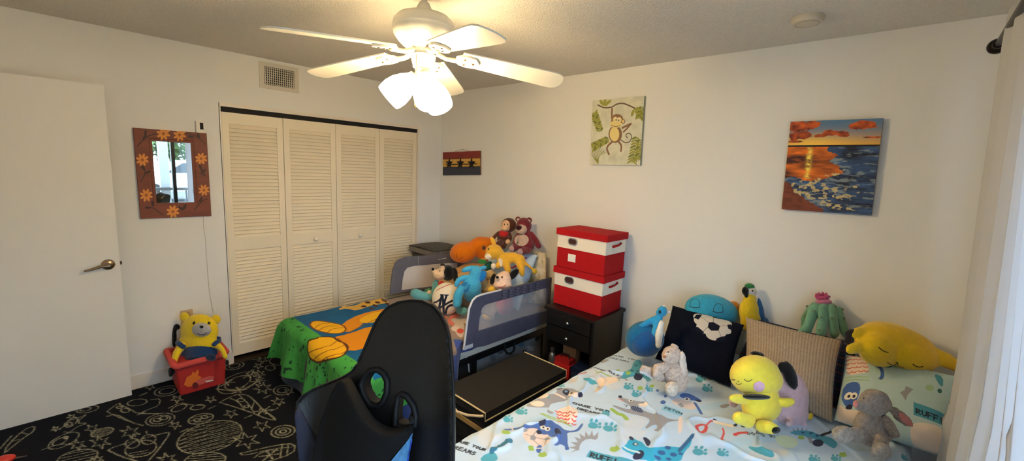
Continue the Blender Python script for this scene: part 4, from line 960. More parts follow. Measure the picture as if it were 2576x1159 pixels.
# ================================================================== NIGHTSTAND and the two red boxes
NX0, NX1, NY0, NY1, NZ = 1.925, 2.372, -.454, -.016, .650
e = empty('nightstand', ((NX0+NX1)/2, (NY0+NY1)/2, 0), 'black two-drawer nightstand between the beds, under the red boxes', 'nightstand')
ob('top', boxes((NX0, NX1, NY0, NY1, NZ-.022, NZ)), M_black_wood, e, bevel=.003)
for x in (NX0+.014, NX1-.034): ob('side_panel', boxes((x, x+.020, NY0+.018, NY1-.004, 0.0005, NZ-.022)), M_black_wood, e)
ob('back_panel', boxes((NX0+.034, NX1-.034, NY1-.016, NY1-.006, .05, NZ-.022)), M_black_wood, e)
ob('shelf', boxes((NX0+.034, NX1-.034, NY0+.018, NY1-.016, .095, .115)), M_black_wood, e)
ob('plinth', boxes((NX0+.034, NX1-.034, NY0+.04, NY0+.055, .0005, .095)), M_black_wood, e)
for z0, z1, (kx, ky) in ((.524, .624, (1430, 812)), (.398, .516, (1427, 850))):
    d_ = ob('drawer', boxes((NX0+.037, NX1-.037, NY0+.006, NY0+.38, z0, z1)), M_black_wood, e, bevel=.003)
    c = onp(kx, ky, 1, NY0+.0)
    ob('knob', lathe(bmesh.new(), [(.006, 0), (.006, .012), (.013, .018), (.014, .024), (.010, .030), (.003, .032)], frame_to((0, -1, 0), (c[0], NY0+.008, (z0+z1)/2+.0)), 20), M_steel, d_, True)
M_redbox = mat('red_box_cloth', (164, 16, 24), rough=.8, bump=.25, bscale=500, var=.05, spec=.2); M_whitebox = mat('white_box_cloth', (232, 224, 210), rough=.8, bump=.25, bscale=500)
def red_box(z0, x0, x1, lab, labelcard, taper=.0):
    e = empty('storage_box', ((x0+x1)/2, -.205, z0), lab, 'storage box', 'red and white boxes on the nightstand')
    y0, y1 = -.345, -.058; zw = z0+.150; zt = z0+.272
    ob('lower_body', boxes((x0+.006, x1-.006, y0+.004, y1-.004, z0+.001, zw)), M_redbox, e, bevel=.004)
    ob('upper_band', boxes((x0+.004, x1-.004, y0+.003, y1-.003, zw, zt-.012)), M_whitebox, e, bevel=.003)
    ob('lid', boxes((x0-.006, x1+.008, y0-.006, y1+.006, zt-.026, zt+.022)), M_redbox, e, bevel=.006, seg=3)
    cx, cz = x0+.145, zw+.058
    fn = lambda a, b, t: (a, y0+t, b)
    ob('eyelet', plate(bmesh.new(), rrect(cx-.042, cx+.042, cz-.026, cz+.026, .025), [rrect(cx-.033, cx+.033, cz-.017, cz+.017, .0165)], fn, -.004, .004), M_steel, e, bevel=.001)
    ob('grip_hole', plate(bmesh.new(), rrect(cx-.034, cx+.034, cz-.018, cz+.018, .0165), [], fn, .001, .0035), mat('box_inside', (58, 26, 20), rough=.9), e)
    ob('side_handle', tube(bmesh.new(), [(x1-.004, -.255, cz-.005), (x1+.010, -.245, cz), (x1+.011, -.20, cz+.002), (x1+.010, -.16, cz+.008), (x1-.004, -.15, cz+.010)], .013, 8, flat=.35), M_redbox, e, True)
    if labelcard: ob('label_card', boxes((cx-.035, cx+.032, y0+.001, y0+.0045, z0+.055, z0+.112)), mat('white_card', (236, 232, 226), rough=.6), e)
red_box(NZ+.001, 1.916, 2.350, 'lower of two red and white lidded boxes, standing on the nightstand', False)
red_box(NZ+.297, 1.924, 2.352, 'upper red and white lidded box with a white label card', True)
# things in the open bay of the nightstand
c = onp(1416, 928, 1, -.33)
bx, bz = 2.075, .116
e = empty('lunch_bag', (bx, -.34, bz), 'small red bag with a white zip line on the nightstand shelf', 'bag')
M_redn = mat('red_nylon', (196, 30, 34), rough=.6)
bm = bmesh.new(); box(bm, bx-.075, bx+.075, -.40, -.30, bz, bz+.10); ob('body', bm, M_redn, e, bevel=.018, seg=3, smooth=True)
bm = boxes((bx-.066, bx+.066, -.392, -.308, bz+.098, bz+.135)); ob('flap', bm, mat('dark_red_nylon', (150, 20, 26), rough=.6), e, bevel=.012, seg=3)
ob('zip_line', tube(bmesh.new(), [(bx-.045, -.4025, bz+.055), (bx, -.404, bz+.046), (bx+.045, -.4025, bz+.055)], .004, 8), mat('white_zip', (226, 206, 190), rough=.5), e, True)
ob('grip', tube(bmesh.new(), [(bx-.04, -.35, bz+.128), (bx-.03, -.35, bz+.165), (bx+.03, -.35, bz+.165), (bx+.04, -.35, bz+.128)], .006, 8), M_dark, e, True)
e = empty('container', (2.245, -.34, .116), 'dark blue lidded container at the right of the nightstand shelf', 'container')
ob('body', boxes((2.185, 2.325, -.42, -.28, .116, .21)), mat('clear_blue_plastic', (40, 58, 84), rough=.35), e, bevel=.008); ob('lid', boxes((2.18, 2.33, -.425, -.275, .21, .245)), mat('navy_plastic', (20, 32, 66), rough=.4), e, bevel=.008)
e = empty('bottle', (1.985, -.40, .116), 'silver bottle at the left of the nightstand shelf', 'bottle')
ob('body', lathe(bmesh.new(), [(.024, .1165), (.026, .125), (.026, .25), (.020, .27), (.014, .28)], Matrix.Translation((1.985, -.40, 0)), 24), mat('satin_steel', (140, 138, 136), rough=.35, metal=.8), e, True)
ob('cap', lathe(bmesh.new(), [(.015, .28), (.016, .284), (.016, .315), (.012, .32)], Matrix.Translation((1.985, -.40, 0)), 24), M_dark, e, True)
e = tag(ob('paper_bag', boxes((1.985, 2.11, -.26, -.20, .116, .33)), mat('kraft_paper', (176, 136, 96), rough=.9), bevel=.004), 'tan paper bag standing behind the red bag', 'paper bag')

# ================================================================== FLAT BLACK STORAGE CHEST between the beds
e = empty('storage_chest', (2.03, -.94, .0125), 'long flat black fabric storage chest with cream edging between the beds', 'storage chest')
M_bf = mat('black_canvas', (18, 17, 18), rough=.85, bump=.3, bscale=350, var=.12, vscale=30); M_cream = mat('cream_binding', (226, 204, 158), rough=.8)
LX0, LX1, LY0, LY1, LZ = 1.828, 2.226, -1.336, -.548, .270
ob('body', boxes((LX0+.008, LX1-.008, LY0+.008, LY1-.008, .0135, LZ-.02)), M_bf, e, bevel=.006)
ob('lid', boxes((LX0, LX1, LY0, LY1, LZ-.052, LZ)), M_bf, e, bevel=.004)
r_ = .0048
for nm_, pts in (('lid_binding', [(LX0, LY0, LZ), (LX1, LY0, LZ), (LX1, LY0, LZ-.05), (LX1, LY1, LZ-.05), (LX1, LY1, LZ), (LX0, LY1, LZ)]),): ob(nm_, tube(bmesh.new(), pts, r_, 8), M_cream, e, True)
ob('lid_binding', tube(bmesh.new(), [(LX0, LY0, LZ), (LX0, LY0, LZ-.05), (LX0, LY1, LZ-.05), (LX0, LY1, LZ)], r_, 8), M_cream, e, True)
ob('band', boxes((LX0+.006, LX1-.006, LY0+.002, LY0+.009, .128, .158)), mat('tan_webbing', (178, 146, 92), rough=.85), e)
pts = [(LX0+.10, LY0-.002, LZ-.02), (LX0+.14, LY0-.03, LZ-.055), (LX0+.20, LY0-.045, LZ-.06), (LX0+.28, LY0-.035, LZ-.05), (LX1-.03, LY0-.012, LZ-.026), (LX1-.012, LY0-.002, LZ-.02)]
ob('rope_handle', tube(bmesh.new(), pts, .008, 10), mat('cream_cord', (222, 204, 176), rough=.8), e, True)

# ================================================================== BIG BED
QX0, QX1, QY0, QY1, QZ = 2.62, 3.94, -1.96, -.05, .555
e = empty('wide_bed', (3.28, -1.0, 0), 'dark bed frame under the blue dog-print comforter', 'bed')
ob('platform', boxes((QX0+.02, QX1-.02, QY0+.02, QY1, .22, .30)), M_black_wood, e)
for x in (QX0+.03, QX1-.09):
    for y in (QY0+.03, QY1-.09): ob('leg', boxes((x, x+.06, y, y+.06, .0005, .22)), M_black_wood, e)
tag(ob('mattress', boxes((QX0+.02, QX1-.02, QY0+.02, QY1-.01, .301, QZ-.02)), mat('mattress_ticking', (206, 200, 190)), bevel=.04, seg=4), 'mattress under the dog-print comforter', 'mattress')
# comforter print: traced on the plane of the bed top
def cf_cv(px, py):
    q = onp(px, py, 2, QZ+.012)
    if q[0] < QX0: q2 = onp(px, py, 0, QX0-.03); return np.array([QX0-(QZ+.012-q2[2]), q2[1]])
    return q[:2]
pr = Print(QX0-.30, QX1+.10, QY0-.28, QY1, .0025, (188, 209, 230)); pr.cv = cf_cv
pr.A *= (.95+.10*fbm(pr.U*8, pr.V*8, 3, 5))[..., None]
TEAL, TURQ, NAVY, BLUE, GREY, DG, CRE, GRN, RED, INK = (70, 158, 184), (40, 164, 204), (30, 36, 66), (62, 98, 168), (148, 148, 156), (110, 112, 122), (232, 214, 198), (150, 180, 80), (206, 70, 66), (30, 32, 44)
L = lambda pts, w, c, s=2: pr.line(pts, w, c, s if s else 0); Pg = lambda pts, c, s=2: pr.poly(pts, c, s); E_ = pr.ell
def paw(x, y, s=1, c=TEAL, a=-25):
    E_(x, y, 13*s, 8*s, c, a+35)
    for k in range(4):
        t = math.radians(a-80+k*42); E_(x+18*s*math.cos(t), y+12*s*math.sin(t), 4.5*s, 3.6*s, c, a)
def grass(x, y, s=1): Pg([(x-14*s, y+4), (x-6*s, y-8*s), (x, y-2), (x+6*s, y-9*s), (x+10*s, y), (x+16*s, y+6*s), (x, y+10*s)], GRN)
def spiky(x, y, s=1, a=0, c=GREY):
    ca, sa = math.cos(a), math.sin(a); P = []
    for k in range(8):
        t = 3.3-k*.32; P.append((58*math.cos(t), 50*math.sin(t)*-1)); t -= .16; P.append((40*math.cos(t), 34*math.sin(t)*-1))
    for k in range(6): t = .95+k*.45; P.append((30*math.cos(t), -26*math.sin(t)))
    Pg([(x+s*(p*ca-q*sa), y+s*(p*sa+q*ca)) for p, q in P], c, 0)
# pale patches first
for pts in ([(1200, 1085), (1228, 1072), (1245, 1100), (1275, 1088), (1230, 1125), (1205, 1120)], [(1460, 925), (1520, 930), (1600, 960), (1560, 975), (1540, 985), (1500, 960)], [(1480, 985), (1530, 1000), (1500, 990)], [(1560, 1068), (1600, 1040), (1640, 1060), (1600, 1130), (1560, 1120)], [(1860, 1115), (1950, 1110), (2000, 1160), (1850, 1160)], [(1930, 1100), (1990, 1130), (1960, 1159)]): pr.poly(pts, (226, 216, 208), 2, alpha=.32)
for pts in ([(1655, 1040), (1680, 1020), (1720, 1035), (1700, 1060), (1650, 1075), (1600, 1090)], [(1880, 1000), (1700, 1030), (1720, 1040), (1880, 1020)], [(1840, 1100), (1900, 1105), (1880, 1159), (1800, 1159)], [(1290, 1060), (1420, 1030), (1400, 1050)]): pr.poly(pts, (168, 206, 236), 2, alpha=.6)
# lettering
pr.text('CHASE YOUR', (1520, 888), (1612, 908), .85, INK, .0042); pr.text('DREAMS', (1532, 899), (1584, 911), .95, INK, .0042)
pr.text('DOGS RULE!', (1494, 925), (1566, 950), .85, INK, .0049); L([(1500, 937), (1530, 944), (1560, 958)], .008, GRN); L([(1496, 932), (1540, 950), (1556, 950)], .005, GRN)
pr.text('CHASE YOUR', (1440, 1014), (1535, 1038), .85, INK, .0063); pr.text('DREAMS', (1452, 1028), (1510, 1044), .95, INK, .0063)
pr.text('CHASE YOUR', (1130, 1106), (1222, 1134), .85, INK, .0056); pr.text('DREAMS', (1132, 1124), (1196, 1144), .95, INK, .0056)
pr.text('DOGS RULE!', (1880, 1094), (2000, 1110), 1.0, INK, .0042)
Pg([(1484, 1133), (1600, 1165), (1590, 1185), (1474, 1150)], TEAL, 0); pr.text('RUFF!', (1484, 1150), (1556, 1172), 1.3, INK, .0070)
pr.poly([(1662, 1030), (1672, 1018), (1720, 1040), (1712, 1048)], (120, 190, 220), 0, alpha=.8); pr.text('FETCH', (1672, 1028), (1716, 1044), 1.0, INK, .0049)
# grey patch dog
Pg([(1318, 1020), (1338, 1008), (1370, 992), (1400, 990), (1428, 998), (1430, 1006), (1396, 1012), (1384, 1016), (1378, 1030), (1398, 1036), (1384, 1040), (1374, 1032), (1384, 1022), (1350, 1024)], GREY)
Pg([(1395, 988), (1412, 974), (1440, 974), (1458, 986), (1452, 1000), (1428, 1000), (1404, 994)], GREY); E_(1440, 992, 14, 7, CRE, 10); E_(1424, 985, 9, 7, INK); E_(1424, 984, 4, 3, (120, 150, 190)); E_(1438, 989, 4, 3, INK); E_(1426, 990, 5, 4, INK)
Pg([(1397, 980), (1408, 973), (1420, 975), (1404, 982)], DG); Pg([(1452, 992), (1464, 986), (1468, 996), (1456, 999)], NAVY); E_(1366, 995, 14, 6, CRE, -10); E_(1352, 1014, 18, 7, CRE, 5); L([(1398, 990), (1420, 1000)], .012, CRE)
# bundle of red squiggles
Pg([(1394, 1035), (1420, 1020), (1455, 1026), (1452, 1050), (1440, 1066), (1415, 1055)], CRE, 2)
for k in range(16):
    x, y = 1404+(k % 4)*13+random.uniform(-3, 3), 1032+(k//4)*8+(k % 4)*2.5; L([(x-5, y-1), (x, y+4), (x+5, y+1)], .006, RED)
L([(1360, 1038), (1390, 1052), (1420, 1062), (1438, 1070)], .007, GRN); L([(1366, 1038), (1396, 1050), (1426, 1060)], .006, GRN)
# blue dog with football
Pg([(1264, 1077), (1290, 1076), (1320, 1070), (1352, 1068), (1362, 1062), (1374, 1058), (1392, 1062), (1408, 1068), (1420, 1080), (1440, 1082), (1452, 1078), (1460, 1066), (1466, 1062), (1468, 1066), (1458, 1082), (1446, 1086), (1426, 1086), (1428, 1100), (1428, 1118), (1434, 1132), (1420, 1133), (1422, 1122), (1408, 1116), (1404, 1122), (1390, 1124), (1404, 1112), (1404, 1104), (1380, 1098), (1352, 1086), (1344, 1076), (1300, 1080), (1272, 1083)], BLUE)
E_(1350, 1100, 36, 22, (222, 204, 196), 20); Pg([(1334, 1096), (1342, 1092), (1350, 1100), (1344, 1108), (1334, 1106)], GREY, 0); Pg([(1368, 1104), (1380, 1098), (1384, 1108), (1374, 1112)], GREY, 0); Pg([(1318, 1080), (1328, 1076), (1326, 1084), (1316, 1088)], GREY, 0)
for q in (((1350, 1100), (1368, 1104)), ((1342, 1092), (1350, 1082)), ((1344, 1108), (1356, 1118)), ((1334, 1096), (1322, 1092)), ((1374, 1112), (1370, 1120))): L(q, .004, (150, 140, 140), 0)
Pg([(1350, 1080), (1360, 1066), (1390, 1070), (1400, 1086), (1376, 1094), (1356, 1090)], BLUE); E_(1366, 1074, 7, 5, (238, 228, 216)); E_(1377, 1078, 7, 5, (238, 228, 216)); E_(1367, 1074, 3, 2.6, INK); E_(1378, 1078, 3, 2.6, INK); E_(1356, 1086, 7, 5, NAVY, 20)
Pg([(1353, 1058), (1374, 1056), (1372, 1068), (1356, 1072)], NAVY); Pg([(1394, 1080), (1408, 1080), (1414, 1094), (1402, 1096), (1396, 1090)], NAVY)
Pg([(1350, 1120), (1364, 1118), (1362, 1132), (1356, 1140), (1348, 1134)], BLUE); L([(1288, 1074), (1290, 1082)], .006, CRE, 0); L([(1348, 1126), (1364, 1126)], .005, CRE, 0); grass(1272, 1088, .9); grass(1364, 1142, .9); L([(1332, 1122), (1334, 1130)], .012, GRN, 0); L([(1338, 1122), (1340, 1130)], .012, GRN, 0)
# turquoise dino-tail shape near the edge
Pg([(1205, 1160), (1214, 1144), (1235, 1136), (1250, 1140), (1254, 1160)], TEAL)
for k in range(6): E_(1238+k*9, 1134-k*5.2+(k == 5)*2, 8, 6, (44, 108, 138), -40)
# leaf-like teal strokes, light bone
Pg([(1462, 950), (1480, 952), (1500, 962), (1506, 970), (1484, 966)], TEAL); Pg([(1496, 955), (1545, 945), (1560, 958), (1530, 966), (1512, 978), (1505, 968)], (236, 214, 190)); L([(1500, 985), (1510, 972)], .008, (200, 180, 150), 0)
for k in range(4): L([(1430+k*5, 962-k*1), (1440+k*5, 950-k)], .005, (196, 176, 150), 0); L([(1495+k*4, 985), (1506+k*4, 974)], .005, (196, 176, 150), 0)
spiky(1566, 960, .32, .6); Pg([(1505, 905), (1530, 902), (1534, 906), (1512, 914)], GREY); L([(1456, 940), (1474, 936)], .010, RED, 0); L([(1470, 930), (1482, 924)], .006, INK, 0); L([(1484, 926), (1490, 922)], .006, INK, 0)
# teal spotted dog by the beige rabbit
Pg([(1560, 950), (1572, 936), (1590, 926), (1592, 910), (1606, 900), (1616, 912), (1612, 930), (1626, 940), (1640, 955), (1630, 962), (1610, 950), (1590, 946), (1568, 954)], TEAL); E_(1606, 949, 12, 8, NAVY)
for x, y in ((1600, 918), (1604, 934), (1612, 940), (1590, 932)): E_(x, y, 4, 3, (44, 108, 138))
grass(1554, 932, .5); grass(1580, 938, .5); paw(1578, 974, .75); paw(1630, 980, .6); paw(1598, 992, .75); grass(1640, 970, .5)
# running grey dog
Pg([(1556, 998), (1578, 1004), (1600, 1008), (1616, 1010), (1626, 1016), (1622, 1022), (1608, 1020), (1604, 1022), (1624, 1034), (1648, 1042), (1660, 1040), (1676, 1052), (1700, 1058), (1710, 1055), (1708, 1060), (1680, 1062), (1672, 1070), (1668, 1080), (1660, 1084), (1656, 1088), (1642, 1082), (1654, 1078), (1652, 1068), (1640, 1070), (1626, 1080), (1622, 1076), (1636, 1060), (1630, 1050), (1604, 1044), (1574, 1038), (1540, 1022), (1542, 1018), (1576, 1030), (1590, 1028), (1578, 1016), (1562, 1008)], GREY)
E_(1560, 998, 5, 4, NAVY); E_(1586, 1008, 5, 3, (240, 236, 230)); E_(1587, 1008, 2.4, 2, INK); Pg([(1604, 1014), (1636, 1016), (1630, 1023), (1608, 1022)], CRE); Pg([(1584, 1020), (1612, 1024), (1620, 1038), (1604, 1036), (1590, 1032)], NAVY)
for k in range(5): L([(1588+k*6, 1021+k), (1596+k*6, 1034+k)], .003, (120, 140, 180), 0)
L([(1554, 1004), (1566, 1008)], .006, (220, 120, 110), 0); L([(1570, 1018), (1578, 1020), (1574, 1024)], .004, INK, 0); L([(1540, 1030), (1556, 1042), (1566, 1042), (1576, 1054)], .022, GRN)
# paws, grass
for x, y, s in ((1492, 1070, 1), (1530, 1078, 1.05), (1308, 1034, .9), (1275, 1054, .75), (1520, 1042, .6), (1534, 1080, .3), (1760, 955, .8), (1776, 978, .8), (1756, 1138, 1.1), (1814, 1142, .9), (1410, 968, .5), (1524, 1040, .5), (1380, 1000, .2)): paw(x, y, s)
grass(1545, 1130, 1.0); grass(1610, 975, .6)
spiky(1484, 1128, .9, -.1); spiky(2016, 1112, .75, .9)
# bright blue spotted dog, bottom middle
Pg([(1562, 1132), (1574, 1124), (1580, 1112), (1590, 1102), (1600, 1108), (1616, 1114), (1624, 1128), (1640, 1134), (1660, 1124), (1690, 1122), (1712, 1126), (1722, 1118), (1730, 1106), (1742, 1100), (1738, 1120), (1726, 1132), (1718, 1146), (1712, 1165), (1610, 1165), (1592, 1150), (1566, 1138)], TURQ)
E_(1588, 1105, 7, 5, NAVY, 40); Pg([(1616, 1102), (1624, 1100), (1638, 1112), (1634, 1126), (1626, 1126), (1622, 1114)], NAVY); Pg([(1590, 1152), (1606, 1136), (1622, 1142), (1616, 1160), (1592, 1162)], NAVY); L([(1570, 1130), (1590, 1140), (1606, 1144)], .012, (200, 224, 232))
E_(1598, 1122, 8, 6, (44, 108, 138)); E_(1600, 1122, 4, 3, (240, 240, 240)); E_(1602, 1122, 2, 2, INK)
for x, y, r in ((1680, 1126, 8), (1664, 1140, 10), (1694, 1144, 9), (1654, 1154, 9), (1682, 1156, 7), (1712, 1142, 6)): E_(x, y, r, r*.6, (40, 90, 150), 10)
for k in range(6): E_(1712+k*5.5, 1130-k*6, 9, 5, (36, 92, 140), -45)
# blue dog by the rabbit's foot, with ball
Pg([(1706, 996), (1716, 988), (1736, 990), (1756, 1002), (1766, 1008), (1762, 1012), (1750, 1008), (1730, 1006)], BLUE); Pg([(1744, 1004), (1768, 1008), (1760, 1014)], NAVY); Pg([(1684, 1010), (1704, 1000), (1726, 1006), (1750, 1014), (1754, 1028), (1740, 1032), (1716, 1026)], (222, 204, 196), 2)
Pg([(1704, 1016), (1714, 1014), (1722, 1022), (1714, 1026)], GREY, 0); E_(1728, 1004, 8, 4, (238, 226, 210), 10); E_(1728, 1004, 3, 2.4, INK); L([(1748, 1014), (1758, 1030), (1764, 1040)], .014, BLUE); E_(1668, 1012, 7, 5, BLUE); E_(1674, 996, 4, 4, BLUE); E_(1654, 982, 4, 3, BLUE)
Pg([(1806, 1022), (1830, 1016), (1838, 1020), (1820, 1030)], GREY)
# red lead and ring
L([(1752, 1074), (1766, 1068), (1778, 1072), (1774, 1086), (1764, 1092), (1754, 1086), (1752, 1074)], .014, RED); L([(1776, 1072), (1784, 1062), (1792, 1060)], .007, RED); L([(1818, 1078), (1822, 1090), (1814, 1108)], .008, RED); E_(1815, 1108, 6, 4, RED); L([(1848, 1094), (1862, 1090), (1878, 1090)], .014, RED); E_(1850, 1094, 6, 4, RED)
Pg([(1790, 1056), (1804, 1058), (1800, 1062)], INK); Pg([(1840, 1070), (1856, 1068), (1852, 1076)], INK); L([(1800, 1062), (1840, 1072)], .02, (240, 224, 200)); E_(1868, 1074, 6, 2.4, INK, 20); Pg([(1706, 1050), (1718, 1048), (1716, 1090), (1704, 1090)], (232, 214, 208), 1)
# lower right
Pg([(1876, 1122), (1910, 1128), (1930, 1132), (1950, 1150), (1940, 1156), (1900, 1140)], TEAL); Pg([(1944, 1098), (1990, 1096), (2012, 1110), (1996, 1130), (1960, 1124)], (206, 218, 190), 2)
Pg([(1984, 1090), (2000, 1080), (2040, 1082), (2060, 1092), (2090, 1098), (2110, 1112), (2100, 1128), (2084, 1118), (2060, 1106), (2030, 1096), (2000, 1092)], TEAL); E_(2058, 1112, 14, 9, NAVY); L([(2066, 1094), (2080, 1088), (2094, 1090)], .012, INK); grass(2015, 1098, .7); grass(2120, 1140, .8)
for x, y in ((2020, 1086), (2040, 1088), (2056, 1094)): E_(x, y, 5, 3, (40, 90, 130))
paw(2045, 1156, .9); paw(2100, 1152, .8); paw(2050, 1180, .8); paw(2275, 1150, .7)
# unseen far corner of the bed and the hanging sides get loose paws
for k in range(30): a_, b_ = random.uniform(QX0-.28, QX1), random.uniform(QY0-.26, QY0+.02); pr.poly([(a_+.02*math.cos(t), b_+.014*math.sin(t)) for t in np.linspace(0, 2*PI, 10, False)], TEAL, raw=True)
# the pattern repeats towards the foot of the bed
yl = -1.97+(pr.U-2.71)*1.056-.06; far_ = pr.V < yl; st_ = pr.u[1]-pr.u[0]; di, dj = int(round(.56/st_)), int(round(.66/st_))
src = pr.A.copy(); ii, jj = np.meshgrid(np.arange(pr.nu), np.arange(pr.nv)); pr.A = np.where(far_[..., None], src[np.minimum(jj+dj, pr.nv-1), np.maximum(ii-di, 0)], pr.A)
CZ = QZ+.012
def cf_fn(u, v):
    o, d = roll(QX0+.045-u, .06); o2, d2 = roll(u-QX1, .05); o3, d3 = roll(QY0-v, .07)
    x = np.where(u < QX0+.045, QX0+.045-o-.02*np.clip(d/.2, 0, 1)*np.sin(v*24), np.where(u > QX1, QX1+o2, u)); y = np.where(v < QY0, QY0-o3-.02*np.clip(d3/.2, 0, 1)*np.sin(u*22), v)
    flat = (d+d2+d3 < .002)
    wr = .016*(fbm(u*3.2+v*1.2, v*2.4, 3, 31)-.5)+.007*(fbm(u*9, v*9-u*4, 3, 33)-.5)
    rid = np.abs(fbm(u*4.5+2.2*v, v*3-1.5*u, 3, 37)-.5); wr = wr+.010*np.exp(-(rid/.035)**2)
    return x, y, CZ-d-d2-d3+wr*np.where(flat, 1, .5)
tag(link('comforter', pr.mesh(cf_fn), mat('printed_comforter', rough=.9, attr=True, bump=.15, bscale=300, sheen=.1)), 'pale blue comforter printed with dogs, paws and lettering on the wide bed', 'comforter')
# ================================================================== CUSHIONS ON THE BIG BED
def cush(name, lab, cat, TL, TR, BR, BL, th, m, n=90, pr=None, **k):
    e = empty(name, (np.array(BL)+np.array(BR))/2, lab, cat)
    o = link('cushion', pillow(TL, TR, BR, BL, th, n, pr, **k), m, e); return e, o
# navy cushion with a football
cTL, cTR, cBR, cBL = (1692, 768), (1872, 817), (1838, 974), (1648, 902)
W_ = [onp(*cTL, 1, -.24), onp(*cTR, 1, -.24), onp(*cBR, 2, CZ+.018), onp(*cBL, 2, CZ+.018)]
pr = Print(0, 1, 0, 1, 1/239, (12, 16, 30)); pr.cv = quad_cv(cTL, cTR, cBR, cBL); pr.A *= (.85+.3*fbm(pr.U*60, pr.V*60, 2, 3))[..., None]
wh = (206, 202, 196)
for cx, cy, r in ((1795, 816, 26), (1772, 826, 22), (1823, 826, 22), (1782, 846, 25), (1812, 852, 24), (1768, 814, 20), (1800, 866, 18), (1832, 848, 14)): pr.ell(cx, cy, r, r*.80, wh, 10)
pr.A[(pr.A.max(-1) > .3)] *= 1
for pts in ([(1789, 831), (1800, 828), (1818, 838), (1815, 853), (1796, 856), (1787, 847)], [(1750, 818), (1762, 824), (1768, 812), (1770, 801), (1756, 806)], [(1792, 800), (1798, 808), (1816, 810), (1822, 802), (1808, 796)], [(1843, 826), (1834, 830), (1838, 842), (1850, 844)], [(1752, 846), (1762, 848), (1778, 862), (1774, 868), (1756, 856)], [(1808, 876), (1822, 868), (1836, 864), (1832, 876), (1814, 884)]): pr.poly(pts, (22, 26, 42), 0)
for q in (((1800, 828), (1798, 808)), ((1818, 838), (1836, 832)), ((1815, 853), (1822, 868)), ((1787, 847), (1776, 860)), ((1789, 831), (1768, 814))): pr.line(q, .008, (120, 116, 112), 0)
cush('throw_pillow', 'navy square cushion with a white football applique on the blue bed', 'cushion', *W_, .20, mat('felt_cushion', rough=1, attr=True, bump=.4, bscale=350, spec=.1), 240, pr, pinch=.07)
# plaid-edged navy cushion behind, beige corduroy cushion in front
W2 = [np.array(q) for q in ((3.25, -.09, .84), (3.742, -.12, .85), (3.768, -.42, .585), (3.23, -.38, .585))]
pr = Print(0, 1, 0, 1, 1/159, (26, 32, 50)); pr.A[(np.sin(pr.U*110) > .8)] = lin((60, 66, 92)); pr.A[(np.sin(pr.V*110) > .8)] *= 1.6; pr.A[(np.sin(pr.V*55+1) > .97)] = lin((120, 60, 60))
cush('throw_pillow', 'dark navy plaid cushion mostly hidden behind the beige ribbed cushion', 'cushion', *W2, .06, mat('plaid_cloth', rough=1, attr=True, bump=.3, bscale=300), 160, pr)
cTL, cTR, cBR, cBL = (1876, 797), (2117, 855), (2094, 1062), (1866, 985)
W3 = [onp(*cTL, 1, -.25), onp(*cTR, 1, -.25), onp(*cBR, 2, CZ+.018), onp(*cBL, 2, CZ+.018)]
pr = Print(0, 1, 0, 1, 1/279, (176, 156, 132)); rib = np.sin(pr.U*2*PI*31+.5*np.sin(pr.V*9)); pr.A *= (.80+.16*rib+.25*(fbm(pr.U*50, pr.V*80, 2, 2)-.5))[..., None]
e_, o_ = cush('throw_pillow', 'beige ribbed corduroy cushion leaning in the middle of the blue bed', 'cushion', *W3, .16, mat('corduroy', rough=1, attr=True, bump=.4, bscale=300, sheen=.1), 280, pr, pinch=.06)
# dog-print pillow under the big yellow plush
TEAL, TURQ, NAVY, BLUE, GREY, DG, CRE, GRN, RED, INK = (70, 146, 170), (40, 164, 204), (30, 36, 66), (62, 98, 168), (148, 148, 156), (110, 112, 122), (232, 214, 198), (150, 180, 80), (206, 84, 66), (30, 32, 44)
cTL, cTR, cBR, cBL = (2128, 892), (2440, 955), (2420, 1160), (2098, 1056)
W4 = [onp(2128, 892, 1, -.22), onp(2408, 947, 1, -.22), onp(2396, 1158, 2, CZ+.025), onp(2098, 1056, 2, CZ+.025)]
pr = Print(0, 1, 0, 1, 1/299, (178, 204, 204)); pr.cv = quad_cv(cTL, cTR, cBR, cBL)
pr.poly([(2130, 890), (2170, 900), (2190, 955), (2170, 962), (2126, 958)], CRE, 1)
for k in range(20):
    x, y = 2132+(k % 4)*15+random.uniform(-3, 3), 898+(k//4)*13+(k % 4)*2; pr.line([(x-6, y-2), (x, y+3), (x+6, y)], .012, RED, 1)
for dy in (0, 8): pr.line([(2122, 962+dy), (2150, 966+dy), (2185, 974+dy)], .010, GRN, 1)
pr.ell(2214, 962, 12, 22, BLUE, -12); pr.ell(2205, 960, 11, 20, (178, 204, 204), -12)
pr.poly([(2120, 980), (2150, 978), (2164, 992), (2158, 1020), (2140, 1042), (2124, 1034), (2112, 1010)], BLUE, 1); pr.ell(2132, 1011, 11, 9, (238, 230, 214)); pr.ell(2146, 1014, 9, 8, (238, 230, 214)); pr.ell(2133, 1012, 4, 4, INK); pr.ell(2146, 1015, 4, 4, INK); pr.ell(2134, 1038, 9, 6, NAVY)
pr.poly([(2108, 1020), (2124, 1040), (2150, 1046), (2200, 1060), (2150, 1080), (2100, 1060)], CRE, 1)
pr.ell(2238, 940, 12, 8, TEAL, 10); [pr.ell(2226+k*7, 930+k*1.5, 4, 4, TEAL) for k in range(4)]
pr.poly([(2268, 1018), (2282, 1012), (2284, 1002), (2296, 1006), (2306, 1010), (2290, 1024), (2284, 1038), (2276, 1026)], GREY, 0)
pr.poly([(2306, 1041), (2400, 1065), (2398, 1092), (2306, 1070)], TEAL, 0); pr.text('RUFF!', (2314, 1066), (2400, 1088), 1.15, INK, .012)
